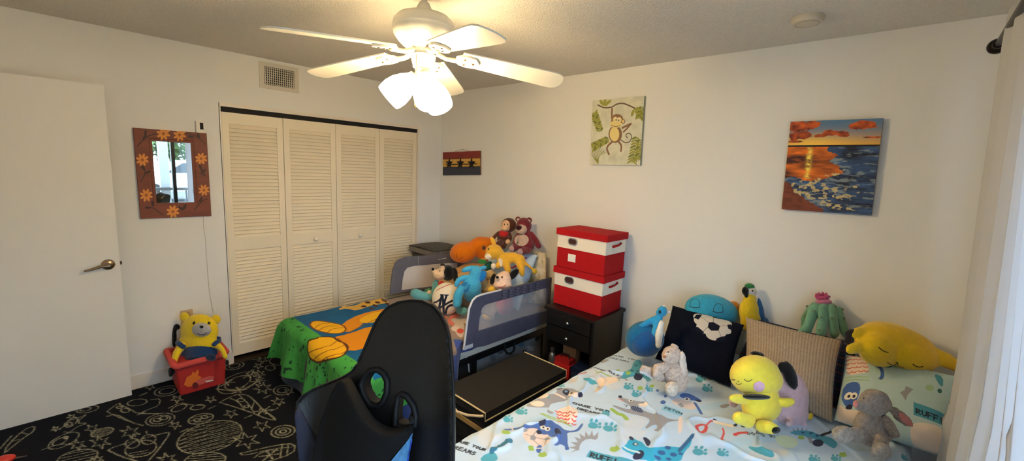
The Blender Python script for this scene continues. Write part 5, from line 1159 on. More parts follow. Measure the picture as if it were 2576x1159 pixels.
pr.poly([(2296, 1092), (2320, 1084), (2400, 1096), (2398, 1148), (2330, 1136), (2300, 1120)], CRE, 2); pr.poly([(2368, 955), (2396, 965), (2394, 1000), (2376, 985)], TEAL, 1); pr.ell(2354, 1003, 12, 9, (160, 190, 150)); pr.ell(2384, 1008, 7, 6, (60, 110, 110))
pr.poly([(2180, 1080), (2240, 1106), (2200, 1110)], TEAL, 1)
cush('bed_pillow', 'pale blue dog-print pillow at the curtain end of the wide bed', 'pillow', *W4, .17, mat('printed_pillow', rough=.9, attr=True, bump=.15, bscale=250), 300, pr, pinch=.02)

# ================================================================== PILLOWS AND CUSHIONS AT THE HEAD OF THE SINGLE BED
def pl(lab, c, pr=None, th=.16, m=None, **k): return cush('bed_pillow', lab, 'pillow', *c, th, m or mat('printed_pillow', rough=.9, attr=True, bump=.15, bscale=250), 110, pr, **k)
pr = Print(0, 1, 0, 1, 1/109, (182, 204, 224)); cv_ = quad_cv((1270, 625), (1362, 632), (1338, 712), (1250, 712)); pr.cv = cv_
pr.line([(1340, 645), (1328, 648), (1322, 657), (1328, 662), (1338, 655), (1348, 640)], .03, (200, 60, 70), 1, closed=False); pr.poly([(1300, 690), (1322, 684), (1318, 700), (1296, 702)], (60, 130, 180), 0); pr.line([(1296, 688), (1324, 682), (1320, 702)], .02, (190, 60, 50), 0)
pl('pale blue pillow with a red loop print under the maroon bear', [(1.05, -.14, .965), (1.58, -.15, .945), (1.60, -.38, .50), (1.06, -.38, .50)], pr, .20)
pr = Print(0, 1, 0, 1, 1/109, (206, 190, 158)); g = fbm(pr.U*9, pr.V*9, 3, 12); pr.A[g > .58] = lin((164, 158, 112)); pr.A[g < .36] = lin((222, 208, 184))
pl('beige floral pillow standing against the wall at the open side of the single bed', [onp(1332, 622, 1, -.07), onp(1374, 637, 1, -.09), onp(1372, 765, 1, -.13), onp(1310, 765, 1, -.11)], pr, .09, pinch=.02)
pr = Print(0, 1, 0, 1, 1/109, (222, 182, 122)); pr.A *= (.9+.2*fbm(pr.U*6, pr.V*6, 3, 12))[..., None]
pl('tan pillow under the orange plush on the single bed', [(.62, -.10, .68), (1.12, -.10, .72), (1.14, -.52, .53), (.62, -.52, .53)], pr, .20)
pr = Print(0, 1, 0, 1, 1/109, (150, 140, 128))
pl('grey brown pillow lying under the plush lion cub', [(1.10, -.46, .70), (1.60, -.46, .72), (1.62, -.70, .52), (1.12, -.68, .52)], pr, .12)

# ================================================================== RED BIN by the wall
e = empty('storage_bin', (.22, -2.325, .0125), 'red fabric bin with an orange flame print beneath the yellow plush bear', 'storage bin')
M_rb = mat('red_vinyl', (176, 42, 40), rough=.55, bump=.2, bscale=120); M_rim = mat('red_rim', (196, 70, 66), rough=.85, bump=.5, bscale=160)
bx = lambda t: (0.075-.012*t, 0.345+.025*t, -2.452-.022*t, -2.188+.014*t)
bm = bmesh.new(); R_ = []
for z in (.013, .10, .20, .245):
    t = z/.245; x0, x1, y0, y1 = bx(t); R_.append([bm.verts.new((px, py, z)) for px, py in rrect(x0, x1, y0, y1, .02, 4)])
for a, b in zip(R_, R_[1:]):
    n = len(a)
    for k in range(n): bm.faces.new((a[k], a[(k+1) % n], b[(k+1) % n], b[k]))
bm.faces.new(R_[0][::-1]); bm.faces.new(R_[-1]); ob('bin_body', bm, M_rb, e, True)
x0, x1, y0, y1 = bx(1); ob('padded_rim', tube(bmesh.new(), [(a, b, .245+.008*math.sin(k*.5)) for k, (a, b) in enumerate(rrect(x0-.002, x1+.002, y0-.002, y1+.002, .03, 5))], .021, 10, True), M_rim, e, True)
def binp(px, py, lift=.0):
    q = onp(px, py, 0, .36); return (.345+.025*q[2]/.245+.0022+lift, q[1], q[2])
def decal(name, pts, m, lift=0.0):
    bm = bmesh.new(); f = [bm.verts.new(binp(*p, lift)) for p in pts]; b = [bm.verts.new(V(binp(*p, lift))-Vector((.002, 0, 0))) for p in pts]; n = len(f)
    tmp = [bm.edges.new((f[i], f[(i+1) % n])) for i in range(n)]; bmesh.ops.triangle_fill(bm, edges=tmp, use_beauty=True)
    for i in range(n): bm.faces.new((f[i], f[(i+1) % n], b[(i+1) % n], b[i]))
    ob(name, bm, m, e)
decal('flame_print', [(463, 968), (470, 948), (482, 942), (484, 934), (490, 938), (498, 928), (500, 936), (497, 944), (508, 948), (500, 956), (488, 962), (484, 972), (474, 974)], mat('flame_orange', (224, 116, 40), rough=.6))
decal('swoosh_print', [(490, 962), (500, 954), (514, 950), (526, 946), (536, 946), (540, 950), (532, 958), (516, 964), (500, 970)], mat('swoosh_rose', (204, 92, 84), rough=.6), .001)
decal('stripe_print', [(516, 958), (536, 955), (538, 958), (520, 962)], mat('stripe_pale', (222, 206, 200), rough=.6), .002)
decal('round_print', epts(492, 970, 8, 8, 0, 14), mat('print_maroon', (110, 30, 34), rough=.6), .002)
# small red toy at the corner of the photo
q = onp(12, 1158, 2, .03); e = empty('toy', (q[0], q[1], .0125), 'small red rounded toy on the rug by the open door', 'toy')
ob('dome', ball(bmesh.new(), (q[0], q[1]-.01, .035), ((.035, 0, 0), (0, .05, 0), (0, 0, .022)), 20, 12), mat('red_plastic', (206, 52, 40), rough=.4), e, True)
a_ = onp(38, 1152, 2, .03); b_ = onp(68, 1146, 2, .02); ob('stick', tube(bmesh.new(), [a_, b_], [.006, .003], 8), mat('dark_plastic', (60, 50, 52), rough=.5), e, True)

# ================================================================== DESK CHAIR
e = empty('gaming_chair', (2.78, -2.28, .0125), 'black padded high-backed desk chair in the foreground', 'chair')
M_lea = mat('black_leatherette', (9, 8, 8), rough=.42, spec=.32, bump=.15, bscale=140, var=.08, vscale=20); M_leb = mat('navy_mesh_side', (24, 30, 52), rough=.8, bump=.4, bscale=300); M_rimp = mat('black_plastic_trim', (10, 10, 11), rough=.6, spec=.25)
def CD(px, py):
    D = 1.47-.00027*(py-751)-.00022*(px-950)
    if px < 885: D -= ((885-px)/150.0)**2*.07
    if px > 1085: D -= ((px-1085)/55.0)**2*.03
    return D
def cfn(a, b, t):
    d = ray(a, b); return CAM+d*CD(a, b)+t*np.array([-.62, .70, -.33])
out = [(738, 1060), (737, 1032), (743, 1012), (757, 993), (785, 976), (820, 962), (855, 948), (882, 932), (900, 906), (914, 876), (928, 842), (941, 812), (956, 788), (976, 768), (1002, 756), (1035, 751), (1062, 753), (1085, 764), (1104, 786), (1118, 815), (1127, 850), (1132, 900), (1136, 960), (1138, 1040), (1138, 1120), (1135, 1220), (1120, 1330), (1060, 1375), (960, 1380), (860, 1360), (790, 1300), (752, 1200)]
hL = [(912, 968), (921, 950), (934, 937), (950, 936), (962, 944), (970, 960), (969, 985), (960, 1006), (950, 1014), (934, 1012), (920, 992)]
hR = [(997, 1064), (999, 1030), (1003, 1003), (1012, 996), (1024, 1003), (1037, 1022), (1042, 1044), (1040, 1064), (1018, 1070)]
# dense outline so that the panel follows the curved depth
def dens(P, s=14, closed=True):
    Q = []; n = len(P)
    for i in range(n if closed else n-1):
        a, b = np.array(P[i], float), np.array(P[(i+1) % n], float); k = max(1, int(np.linalg.norm(b-a)/s)); Q += [tuple(a+(b-a)*j/k) for j in range(k)]
    return Q
def curved_plate(outl, holes, fn, t0, t1, cell=16):
    tmp = bmesh.new(); es = []
    for lp in [dens(outl)]+[dens(h_, 8) for h_ in holes]:
        vs = [tmp.verts.new((p[0], p[1], 0)) for p in lp]; es += [tmp.edges.new((vs[i], vs[(i+1) % len(vs)])) for i in range(len(vs))]
    bmesh.ops.triangle_fill(tmp, use_beauty=True, use_dissolve=False, edges=es)
    for _ in range(6):
        le = [x for x in tmp.edges if x.calc_length() > cell and len(x.link_faces) == 2]
        if not le: break
        bmesh.ops.subdivide_edges(tmp, edges=le, cuts=1); bmesh.ops.triangulate(tmp, faces=tmp.faces)
    tmp.verts.index_update(); bm = bmesh.new()
    A = [bm.verts.new(V(fn(v.co.x, v.co.y, t0))) for v in tmp.verts]; B = [bm.verts.new(V(fn(v.co.x, v.co.y, t1))) for v in tmp.verts]
    for f in tmp.faces: bm.faces.new([A[v.index] for v in f.verts]); bm.faces.new([B[v.index] for v in reversed(f.verts)])
    for x in tmp.edges:
        if len(x.link_faces) == 1: a, b = x.verts[0].index, x.verts[1].index; bm.faces.new((A[a], A[b], B[b], B[a]))
    tmp.free(); bmesh.ops.recalc_face_normals(bm, faces=bm.faces); return bm
me = remeshed(curved_plate(out, [hL, hR], cfn, 0.0, .085), .007, 10)
link('backrest', me, M_lea, e)
for h_ in (hL, hR):
    c_ = np.mean(h_, 0); big = [tuple(c_+(np.array(p)-c_)*1.16) for p in h_]
    ob('strap_opening_trim', tube(bmesh.new(), [cfn(*p, -.004) for p in dens(big, 8)], .0095, 8, True), M_rimp, e, True)
ob('edge_piping', tube(bmesh.new(), [cfn(p[0]+(3 if p[0] > 1080 else 0), p[1]+3, .002) for p in dens(out[8:26], 8, False)], .0036, 8), M_rimp, e, True)
ob('edge_piping', tube(bmesh.new(), [cfn(p[0]+2, p[1]+3, .0) for p in dens(out[2:9], 8, False)], .0034, 8), M_rimp, e, True)
# navy lower side of the left bolster
sp_ = [(742, 1040), (752, 1022), (764, 1040), (790, 1090), (822, 1140), (812, 1200), (770, 1200), (752, 1150)]
link('bolster_side', remeshed(curved_plate(sp_, [], lambda a, b, t: cfn(a, b, t-.012), 0, .03), .006, 6), M_leb, e)
# lumbar cushion hanging on the front, with a blue side panel and elastic strap
lum = [(884, 944), (897, 958), (916, 984), (934, 1012), (952, 1036), (972, 1054), (1000, 1066), (1024, 1064), (1036, 1060), (1046, 1074), (1044, 1092), (1036, 1140), (1030, 1200), (1010, 1290), (930, 1330), (850, 1310), (812, 1240), (807, 1170), (814, 1120), (825, 1072), (837, 1028), (856, 978), (872, 948)]
lfn = lambda a, b, t: cfn(a, b, t)
me = remeshed(curved_plate(lum, [], lfn, -.085, -.012), .007, 14)
cx_, cy_ = 925, 1130
for v in me.vertices:
    px, py = pix(v.co); w_ = max(0, 1-((px-cx_)/115)**2-((py-cy_)/190)**2); v.co += Vector(cfn(px, py, 0)-cfn(px, py, 1))*.0+V(-np.array([-.62, .70, -.33]))*.045*w_
lc = link('lumbar_cushion', me, mat('black_velour', (17, 16, 16), rough=.9, bump=.3, bscale=200, spec=.15), e)
bs_ = [(1045, 1078), (1049, 1090), (1044, 1120), (1036, 1162), (1030, 1240), (985, 1250), (975, 1170), (995, 1145), (1022, 1112)]
pm = mat('blue_patterned_cloth', (60, 110, 150), rough=.8, var=.55, vscale=28); pm2 = mat('blue_piping_cloth', (30, 60, 170), rough=.7, var=.3, vscale=30)
tr_ = BVHTree.FromPolygons([v.co for v in me.vertices], [tuple(p.vertices) for p in me.polygons])
def onl(px, py, lift):
    h = tr_.ray_cast(V(CAM), V(ray(px, py)).normalized())
    p = h[0] if h[0] is not None else tr_.find_nearest(V(cfn(px, py, -.05)))[0]
    return p+(V(CAM)-p).normalized()*lift
bm = curved_plate(bs_, [], lambda a, b, t: onl(a, b, t), .0005, .005, 8); ob('side_panel', bm, pm, lc, True)
bm = curved_plate([(1043, 1080), (1050, 1086), (1042, 1130), (1030, 1165), (1022, 1165), (1034, 1120)], [], lambda a, b, t: onl(a, b, t), .004, .009, 8); ob('side_stripe', bm, pm2, lc, True)
ob('strap', tube(bmesh.new(), [cfn(1040, 1058, -.02), cfn(1036, 1050, -.01), cfn(1034, 1044, .03)], .008, 8), M_dark, lc, True)
# seat, gas column, five-star base
n_ = np.array([.66, -.75, 0]); s_ = np.array([.75, .66, 0]); c0 = atD(950, 1380, CD(950, 1380)); sc = c0+n_*.24; sc[2] = .50
Ms = Matrix(((s_[0], n_[0], 0, sc[0]), (s_[1], n_[1], 0, sc[1]), (0, 0, 1, 0), (0, 0, 0, 1)))
bm = bmesh.new(); box(bm, -.24, .24, -.23, .24, .43, .53, Ms); link('seat', remeshed(bm, .012, 12), M_lea, e)
ob('gas_column', lathe(bmesh.new(), [(.03, .12), (.03, .30), (.022, .305), (.022, .44)], Matrix.Translation((sc[0], sc[1], 0)), 20), M_black_metal, e, True)
for k in range(5):
    a = k*2*PI/5+.4; d = np.array([math.cos(a), math.sin(a), 0]); p = np.array([sc[0], sc[1], .125])
    lg = ob('base_arm', tube(bmesh.new(), [p, p+d*.15+[0, 0, -.01], p+d*.29+[0, 0, -.045]], [.026, .022, .016], 10), M_black_metal, e, True)
    q = p+d*.29; ob('caster', lathe(bmesh.new(), [(.008, -.022), (.028, -.022), (.030, -.01), (.030, .01), (.028, .022), (.008, .022)], frame_to((-d[1], d[0], 0), (q[0], q[1], .0435 if q[1] > -3.43 and q[0] < 2.55 else .0315)), 18), M_rimp, lg, True)
# ================================================================== SOFT TOYS
M_eye = mat('black_button', (10, 9, 10), rough=.15); M_thread = mat('dark_thread', (52, 34, 22), rough=.8); M_white_eye = mat('white_felt', (236, 230, 220), rough=.9)
YEL = plush('yellow', (238, 200, 40), .06); YEL2 = plush('lemon', (240, 214, 70), .06); CREAM = plush('cream', (232, 206, 166), .06); BLK = plush('black', (14, 13, 14), .1)
# ---- big bed, from the left
# round navy-teal plush dinosaur with a long neck
D = depth(1612, 901, 2, CZ+.002)-.10
t = Toy('plush_toy', 'round blue plush dinosaur with a white bellied long neck, left of the navy cushion', 'plush toy', D, onp(1620, 890, 2, CZ))
DB = plush('petrol', (18, 92, 136)); LB = plush('sky', (44, 142, 186))
t.part('body', DB, [dict(px=1622, py=852, rx=50, ry=46, dz=.02, dd=.10)])
t.part('back_patch', plush('petrol_dark', (20, 76, 132)), [dict(px=1626, py=862, rx=40, ry=36, dz=-.005, dd=.10)])
t.part('neck', LB, [], [[(1640, 868, 10, -.05), (1648, 838, 12, -.05), (1656, 808, 10, -.05), (1662, 790, 9, -.05)], [(1612, 822, 8, -.03), (1632, 808, 8, -.05), (1650, 800, 8, -.05)]])
t.part('head', LB, [dict(px=1666, py=783, rx=14, ry=15, dz=-.05), dict(px=1658, py=786, rx=9, ry=9, dz=-.06)])
t.part('belly', plush('ivory', (226, 216, 200)), [], [[(1656, 868, 9, -.075), (1658, 840, 11, -.075), (1664, 812, 8, -.07)]])
for x, y in ((1670, 770), (1683, 784)): t.part('crest', plush('ivory', (226, 216, 200)), [dict(px=x, py=y, rx=5, ry=4, dz=-.05)], vox=.005)
t.bead('eye', M_eye, 1660, 784, 3.2, 4.5)
# blue plush turtle, asleep behind the navy cushion
D = depth(1785, 800, 1, -.17)
t = Toy('plush_toy', 'blue sleeping plush turtle with a tan shell behind the navy cushion', 'plush toy', D, atD(1790, 850, D))
TB = plush('turtle_blue', (52, 156, 188))
t.part('head', TB, [dict(px=1790, py=782, rx=70, ry=42, ang=-12, dd=.10), dict(px=1775, py=800, rx=52, ry=30, ang=-12, dd=.10)])
t.part('shell', plush('tan_shell', (196, 132, 56)), [dict(px=1836, py=786, rx=26, ry=36, ang=-55, dz=.06, dd=.07)])
t.part('body', TB, [dict(px=1800, py=840, rx=60, ry=40, dz=.03, dd=.08)])
for c in ((1748, 768), (1806, 780)): t.seam('closed_eye', M_thread, [(c[0]-13, c[1]+2), (c[0]-6, c[1]+5), (c[0]+4, c[1]+6), (c[0]+12, c[1]+4)], 1.8)
for c in ((1748, 764), (1807, 776)): t.seam('eye_outline', M_thread, [(c[0]-13, c[1]+6), (c[0]-10, c[1]-9), (c[0], c[1]-14), (c[0]+11, c[1]-8), (c[0]+12, c[1]+8)], 1.1)
t.seam('mouth', M_thread, [(1762, 797), (1775, 803), (1790, 805)], 1.2)
# parrot
D = depth(1890, 790, 1, -.10)
t = Toy('plush_toy', 'yellow, blue and green plush parrot between the turtle and the beige cushion', 'plush toy', D, atD(1890, 832, D))
t.part('body', plush('parrot_yellow', (222, 186, 34)), [dict(px=1884, py=782, rx=26, ry=36, dd=.06), dict(px=1888, py=806, rx=27, ry=30, dd=.06), dict(px=1886, py=752, rx=17, ry=22, dd=.05)])
t.part('head', plush('parrot_white', (214, 208, 196)), [dict(px=1888, py=735, rx=17, ry=17, dd=.045)])
t.part('crown', plush('parrot_green', (40, 120, 62)), [dict(px=1886, py=722, rx=15, ry=11, ang=-10, dd=.04)])
t.part('beak', BLK, [dict(px=1875, py=731, rx=10, ry=12, dz=-.03, dd=.035), dict(px=1878, py=743, rx=6, ry=8, dz=-.03, dd=.02)])
t.part('wing', plush('parrot_blue', (44, 92, 140)), [dict(px=1914, py=784, rx=9, ry=38, ang=10, dz=.01), dict(px=1922, py=815, rx=14, ry=20, dz=.03)])
t.part('tail', plush('parrot_blue', (44, 92, 140)), [dict(px=1930, py=826, rx=16, ry=22, dz=.04, dd=.03)])
t.bead('eye', M_eye, 1893, 731, 2.4)
# green octopus-cactus with a pink flower
D = depth(2070, 800, 1, -.11)
t = Toy('plush_toy', 'green plush cactus with drooping arms and a pink flower, resting on the beige cushion', 'plush toy', D, atD(2072, 845, D))
GR = plush('cactus_green', (112, 158, 128))
t.part('body', GR, [dict(px=2070, py=780, rx=44, ry=22, dd=.065)])
for q_ in ([[(2050, 776, 17, -.01), (2040, 800, 15, -.03), (2030, 828, 14, -.03), (2015, 836, 10, -.04)], [(2070, 776, 14, -.05), (2071, 805, 14, -.06), (2066, 834, 15, -.06)], [(2093, 778, 14, -.05), (2096, 806, 13, -.06), (2100, 838, 13, -.06)], [(2108, 782, 13, -.02), (2116, 806, 12, -.03), (2124, 832, 12, -.03), (2134, 846, 10, -.04)], [(2040, 778, 12, .04), (2024, 800, 10, .05), (2024, 826, 10, .05)], [(2110, 780, 12, .05), (2130, 800, 10, .05), (2134, 824, 10, .05)]]): t.part('arm', GR, [], [q_], vox=.007)
t.part('bloom_base', plush('rose', (206, 120, 152)), [dict(px=2072, py=760, rx=24, ry=9, dd=.05)])
for k in range(9):
    a = k*2*PI/9; t.part('petal', plush('magenta', (186, 70, 116)), [dict(px=2068+13*math.cos(a), py=748+4*math.sin(a)-2, rx=9, ry=5, ang=-math.degrees(a)*.3, dz=.02*math.sin(a)*-1, dd=.014)], vox=.005, smooth=2)
for x, y in ((2030, 770), (2048, 782), (2025, 795), (2066, 798), (2100, 770), (2118, 778), (2092, 800), (2122, 800), (2060, 830), (2104, 836)): t.bead('nub', plush('nub_olive', (104, 120, 92)), x, y, 3.2, flat=.9)
# big yellow plush dog lying on the dog-print pillow
D = depth(2270, 900, 1, -.23)
t = Toy('plush_toy', 'large sleeping yellow plush puppy lying on the dog-print pillow', 'plush toy', D, atD(2270, 930, D))
YB = plush('mustard', (232, 190, 30), .05)
t.part('body', YB, [dict(px=2255, py=868, rx=112, ry=50, ang=-17, dd=.12), dict(px=2215, py=875, rx=62, ry=48, ang=-12, dz=-.02, dd=.12), dict(px=2300, py=895, rx=66, ry=44, ang=-15, dz=-.02, dd=.11), dict(px=2240, py=845, rx=80, ry=34, ang=-14, dz=.05, dd=.12)],
       [[(2195, 838, 20, -.02), (2160, 838, 17, -.04), (2150, 840, 14, -.05)], [(2175, 868, 18, -.06), (2140, 878, 14, -.08)], [(2340, 892, 22, -.02), (2378, 905, 20, -.02), (2402, 918, 16, -.02)]])
t.part('ear', plush('charcoal', (38, 34, 34)), [dict(px=2142, py=838, rx=20, ry=12, ang=12, dz=-.05), dict(px=2136, py=856, rx=16, ry=12, ang=30, dz=-.05)])
for q in ([(2210, 873), (2218, 880), (2228, 885), (2234, 886)], [(2296, 915), (2304, 921), (2313, 923), (2322, 921)]): t.seam('closed_eye', M_thread, q, 2.2)
t.seam('mouth', M_thread, [(2232, 910), (2240, 917), (2250, 918), (2256, 914), (2262, 921), (2274, 925)], 1.6); t.bead('nose', M_eye, 2257, 912, 3.5, 2.6)
# beige bunny (long-haired)
D = depth(1700, 985, 2, CZ+.01)-.0
t = Toy('plush_toy', 'beige fluffy plush rabbit seated before the navy cushion', 'plush toy', D, onp(1695, 985, 2, CZ))
BG = fuzzy('beige', (206, 182, 164)); BG2 = fuzzy('pale', (224, 206, 186))
t.part('body', BG, [dict(px=1700, py=940, rx=32, ry=34, dd=.07), dict(px=1708, py=962, rx=24, ry=26, dd=.06), ], disp=.006, smooth=3)
t.part('head', BG, [dict(px=1690, py=893, rx=26, ry=25, dz=-.015, dd=.06), dict(px=1677, py=898, rx=14, ry=12, dz=-.05)], disp=.005, smooth=3)
t.part('arm', BG, [], [[(1676, 922, 13, -.03), (1656, 928, 15, -.05), (1652, 942, 13, -.06)]], disp=.005, smooth=3)
t.part('leg', BG, [], [[(1664, 948, 15, 0), (1638, 936, 13, -.02), (1619, 929, 11, -.03)]], disp=.005, smooth=3)
t.part('foot', BG2, [dict(px=1690, py=977, rx=17, ry=20, dz=-.07, dd=.05)], disp=.005, smooth=3)
t.part('ear', fuzzy('ear', (224, 206, 192), .12), [dict(px=1718, py=914, rx=10, ry=35, ang=6, dz=-.045, dd=.018)], disp=.004, smooth=3)
t.part('ear', fuzzy('ear', (198, 178, 164)), [dict(px=1697, py=872, rx=12, ry=8, ang=-30, dz=.05, dd=.02)], disp=.004, smooth=3)
t.patch('sole', plush('sole_white', (214, 206, 204)), [(1608, 930), (1622, 934), (1640, 946), (1648, 955), (1636, 954), (1614, 942)], lift=.004); t.bead('nose', plush('nose_tan', (170, 112, 78)), 1672, 897, 5, 4); t.bead('eye', M_eye, 1681, 885, 2.2)
# yellow puppy, seated
D = depth(1925, 1080, 2, CZ+.012)
t = Toy('plush_toy', 'lemon yellow plush puppy with black drooping ears seated in the middle of the wide bed', 'plush toy', D, onp(1930, 1075, 2, CZ))
t.part('body', YEL2, [dict(px=1916, py=1022, rx=52, ry=44, dd=.10), dict(px=1916, py=1000, rx=46, ry=36, dd=.09)])
t.part('arm', YEL2, [], [[(1880, 1006, 13, -.04), (1858, 1003, 14, -.07), (1843, 1001, 11, -.09)]])
t.part('arm', YEL2, [], [[(1955, 1010, 12, -.02), (1978, 1013, 13, -.03), (1992, 1010, 10, -.03)]])
t.part('leg', YEL2, [], [[(1884, 1058, 19, -.05), (1858, 1050, 17, -.09)]])
t.part('leg', YEL2, [], [[(1916, 1071, 17, -.07), (1936, 1075, 17, -.10), (1948, 1079, 14, -.10)]])
t.part('head', YEL2, [dict(px=1900, py=944, rx=66, ry=52, ang=-8, dd=.12), dict(px=1915, py=958, rx=57, ry=42, dd=.12)])
t.part('ear', BLK, [dict(px=1988, py=944, rx=17, ry=40, ang=20, dz=.01, dd=.022), dict(px=1975, py=925, rx=22, ry=16, ang=-25, dz=.01, dd=.02)]); t.part('ear', BLK, [dict(px=1906, py=891, rx=20, ry=8, ang=-14, dz=.03, dd=.03)])
t.part('collar', BLK, [dict(px=1902, py=998, rx=40, ry=8, ang=-2, dz=-.05, dd=.07)], vox=.005)
t.part('foot_pad', BLK, [dict(px=1950, py=1081, rx=15, ry=11, dz=-.10, dd=.035)])
t.patch('cheek', plush('cheek_pink', (222, 172, 186)), epts(1909, 971, 14, 13)); 
t.seam('closed_eye', M_thread, [(1872, 953), (1877, 958), (1884, 959), (1892, 954)], 1.6); t.seam('closed_eye', M_thread, [(1841, 953), (1845, 956), (1849, 954)], 1.6); t.seam('mouth', M_thread, [(1852, 964), (1858, 967), (1865, 964)], 1.4); t.bead('nose', M_eye, 1857, 959, 2, 1.6)
# pink pig behind it
D = depth(2000, 1072, 2, CZ+.012)+.06
t = Toy('plush_toy', 'pale pink egg-shaped plush pig behind the lemon yellow puppy', 'plush toy', D, onp(2000, 1068, 2, CZ))
PK = plush('pig_pink', (206, 172, 178))
t.part('body', PK, [dict(px=1984, py=1000, rx=52, ry=70, ang=6, dd=.085), dict(px=1992, py=1040, rx=44, ry=34, dd=.08), dict(px=1965, py=960, rx=38, ry=40, dd=.07)], [[(1988, 1064, 10, -.07), (1984, 1066, 9, -.09)], [(2022, 1068, 8, -.02), (2026, 1070, 7, -.03)]])
t.part('leg', PK, [dict(px=1846, py=1010, rx=14, ry=16, dz=.05, dd=.03)])
t.part('ear', plush('pig_cream', (214, 186, 164)), [dict(px=1980, py=918, rx=18, ry=9, ang=-28, dz=.02, dd=.015)])
o = t.part('cloth_tag', mat('yellow_tag', (222, 184, 50), rough=.7), [dict(px=2039, py=1047, rx=8, ry=10, dz=-.0, dd=.006, ang=-10)], vox=.004, smooth=1)
# grey rabbit, lower right
D = depth(2215, 1140, 2, CZ+.01)
t = Toy('plush_toy', 'grey fluffy plush rabbit with a pink-lined ear, leaning on the dog-print pillow', 'plush toy', D, onp(2210, 1138, 2, CZ))
GF = fuzzy('grey', (150, 136, 124)); GF2 = fuzzy('grey_pale', (164, 152, 138))
t.part('body', GF, [dict(px=2190, py=1070, rx=46, ry=44, dd=.08), dict(px=2205, py=1095, rx=42, ry=34, dd=.08), ], disp=.007, smooth=3)
t.part('head', GF, [dict(px=2200, py=1014, rx=44, ry=36, ang=-12, dz=-.02, dd=.07), dict(px=2163, py=1020, rx=18, ry=15, dz=-.05)], disp=.007, smooth=3)
t.part('arm', GF, [], [[(2228, 1055, 14, -.03), (2242, 1075, 14, -.05), (2252, 1092, 12, -.06)]], disp=.006, smooth=3)
t.part('leg', GF, [], [[(2178, 1092, 22, -.03), (2145, 1092, 22, -.05)]], disp=.006, smooth=3)
t.part('leg', GF, [], [[(2212, 1100, 22, -.03), (2216, 1122, 22, -.07)]], disp=.006, smooth=3)
t.part('foot', GF2, [dict(px=2122, py=1092, rx=29, ry=24, ang=-15, dz=-.06, dd=.05)], disp=.005, smooth=3); t.part('foot', GF2, [dict(px=2216, py=1136, rx=27, ry=24, dz=-.09, dd=.05)], disp=.005, smooth=3)
ea = t.part('ear', GF, [dict(px=2266, py=1048, rx=40, ry=15, ang=-38, dz=-.02, dd=.016)], disp=.004, smooth=3)
t.patch('ear_lining', plush('ear_pink', (206, 130, 124)), [(2256, 1034), (2272, 1040), (2290, 1056), (2300, 1076), (2284, 1070), (2264, 1054)], parent=ea, lift=.004)
t.bead('nose', plush('nose_rose', (206, 130, 120)), 2152, 1016, 8, 9); t.bead('eye', M_eye, 2173, 1001, 2.4)

# ---- single bed
# maroon bear
D = depth(1320, 610, 1, -.20)
t = Toy('plush_toy', 'maroon plush bear with a tan belly sitting on top of the pillows', 'plush toy', D, atD(1318, 640, D))
MR = plush('maroon', (112, 34, 44)); TN = plush('bear_tan', (190, 164, 146))
t.part('body', MR, [dict(px=1318, py=567, rx=20, ry=21, dd=.07), dict(px=1321, py=602, rx=20, ry=26, dd=.075), dict(px=1323, py=618, rx=23, ry=17, dd=.08)])
t.part('arm', MR, [], [[(1336, 588, 7.5, -.01), (1346, 602, 8.5, -.02), (1355, 619, 8, -.04)]])
t.part('arm', MR, [], [[(1304, 591, 7, -.01), (1297, 604, 7, -.04), (1294, 612, 6, -.06)]])
t.part('leg', MR, [], [[(1308, 620, 9, -.04), (1288, 626, 9.5, -.11)]])
t.part('leg', MR, [], [[(1328, 628, 11, -.04), (1309, 634, 10, -.13)]])
for x, y, r in ((1303, 551, 7), (1331, 554, 8)):
    er = t.part('ear', MR, [dict(px=x, py=y, rx=r, ry=r, dz=0, dd=.018)], vox=.006); t.bead('ear_lining', TN, x+.5, y+1, r*.55, parent=er)
t.part('muzzle', TN, [dict(px=1312, py=577, rx=15, ry=14, dz=-.055, dd=.05)]); t.part('nose', plush('nose_wine', (56, 16, 24)), [dict(px=1305, py=572, rx=10, ry=8.5, dz=-.10, dd=.02)])
t.patch('belly_patch', TN, epts(1312, 604, 18, 15, -10), lift=.003)
for x, y, rx, ry in ((1285, 626, 8, 9), (1306, 634, 9, 9)): t.patch('foot_pad', plush('pad_mauve', (176, 148, 148)), epts(x, y, rx, ry), lift=.002)
t.bead('eye', M_eye, 1312, 557.5, 1.8); t.bead('eye', M_eye, 1322, 559, 1.8); t.seam('mouth', M_thread, [(1298, 582), (1304, 588), (1314, 590)], 1.0)
# brown monkey in a red shirt
D = depth(1270, 595, 1, -.20)
t = Toy('plush_toy', 'brown plush monkey in a red shirt beside the maroon bear', 'plush toy', D, atD(1266, 622, D))
BR_ = plush('monkey_brown', (84, 42, 30)); FC = plush('monkey_face', (222, 178, 138))
t.part('body', BR_, [dict(px=1280, py=566, rx=20, ry=19, dd=.065), dict(px=1265, py=599, rx=15, ry=17, dd=.055)])
t.part('arm', BR_, [], [[(1256, 584, 5.5, -.03), (1246, 593, 5.5, -.05), (1240, 600, 5, -.05)]])
t.part('arm', BR_, [], [[(1281, 587, 6, -.03), (1284, 598, 6, -.06), (1281, 605, 5.5, -.08)]])
t.part('leg', BR_, [], [[(1260, 608, 8, -.04), (1251, 616, 8, -.10)]])
t.part('leg', BR_, [], [[(1270, 610, 8, -.04), (1265, 620, 8, -.10)]])
t.part('shirt', plush('shirt_red', (186, 36, 34)), [dict(px=1267, py=588, rx=16, ry=11, dz=-.008, dd=.066)])
t.part('face', FC, [dict(px=1274, py=565, rx=13, ry=13, dz=-.03, dd=.05), dict(px=1271, py=575, rx=12, ry=8, dz=-.045, dd=.045)])
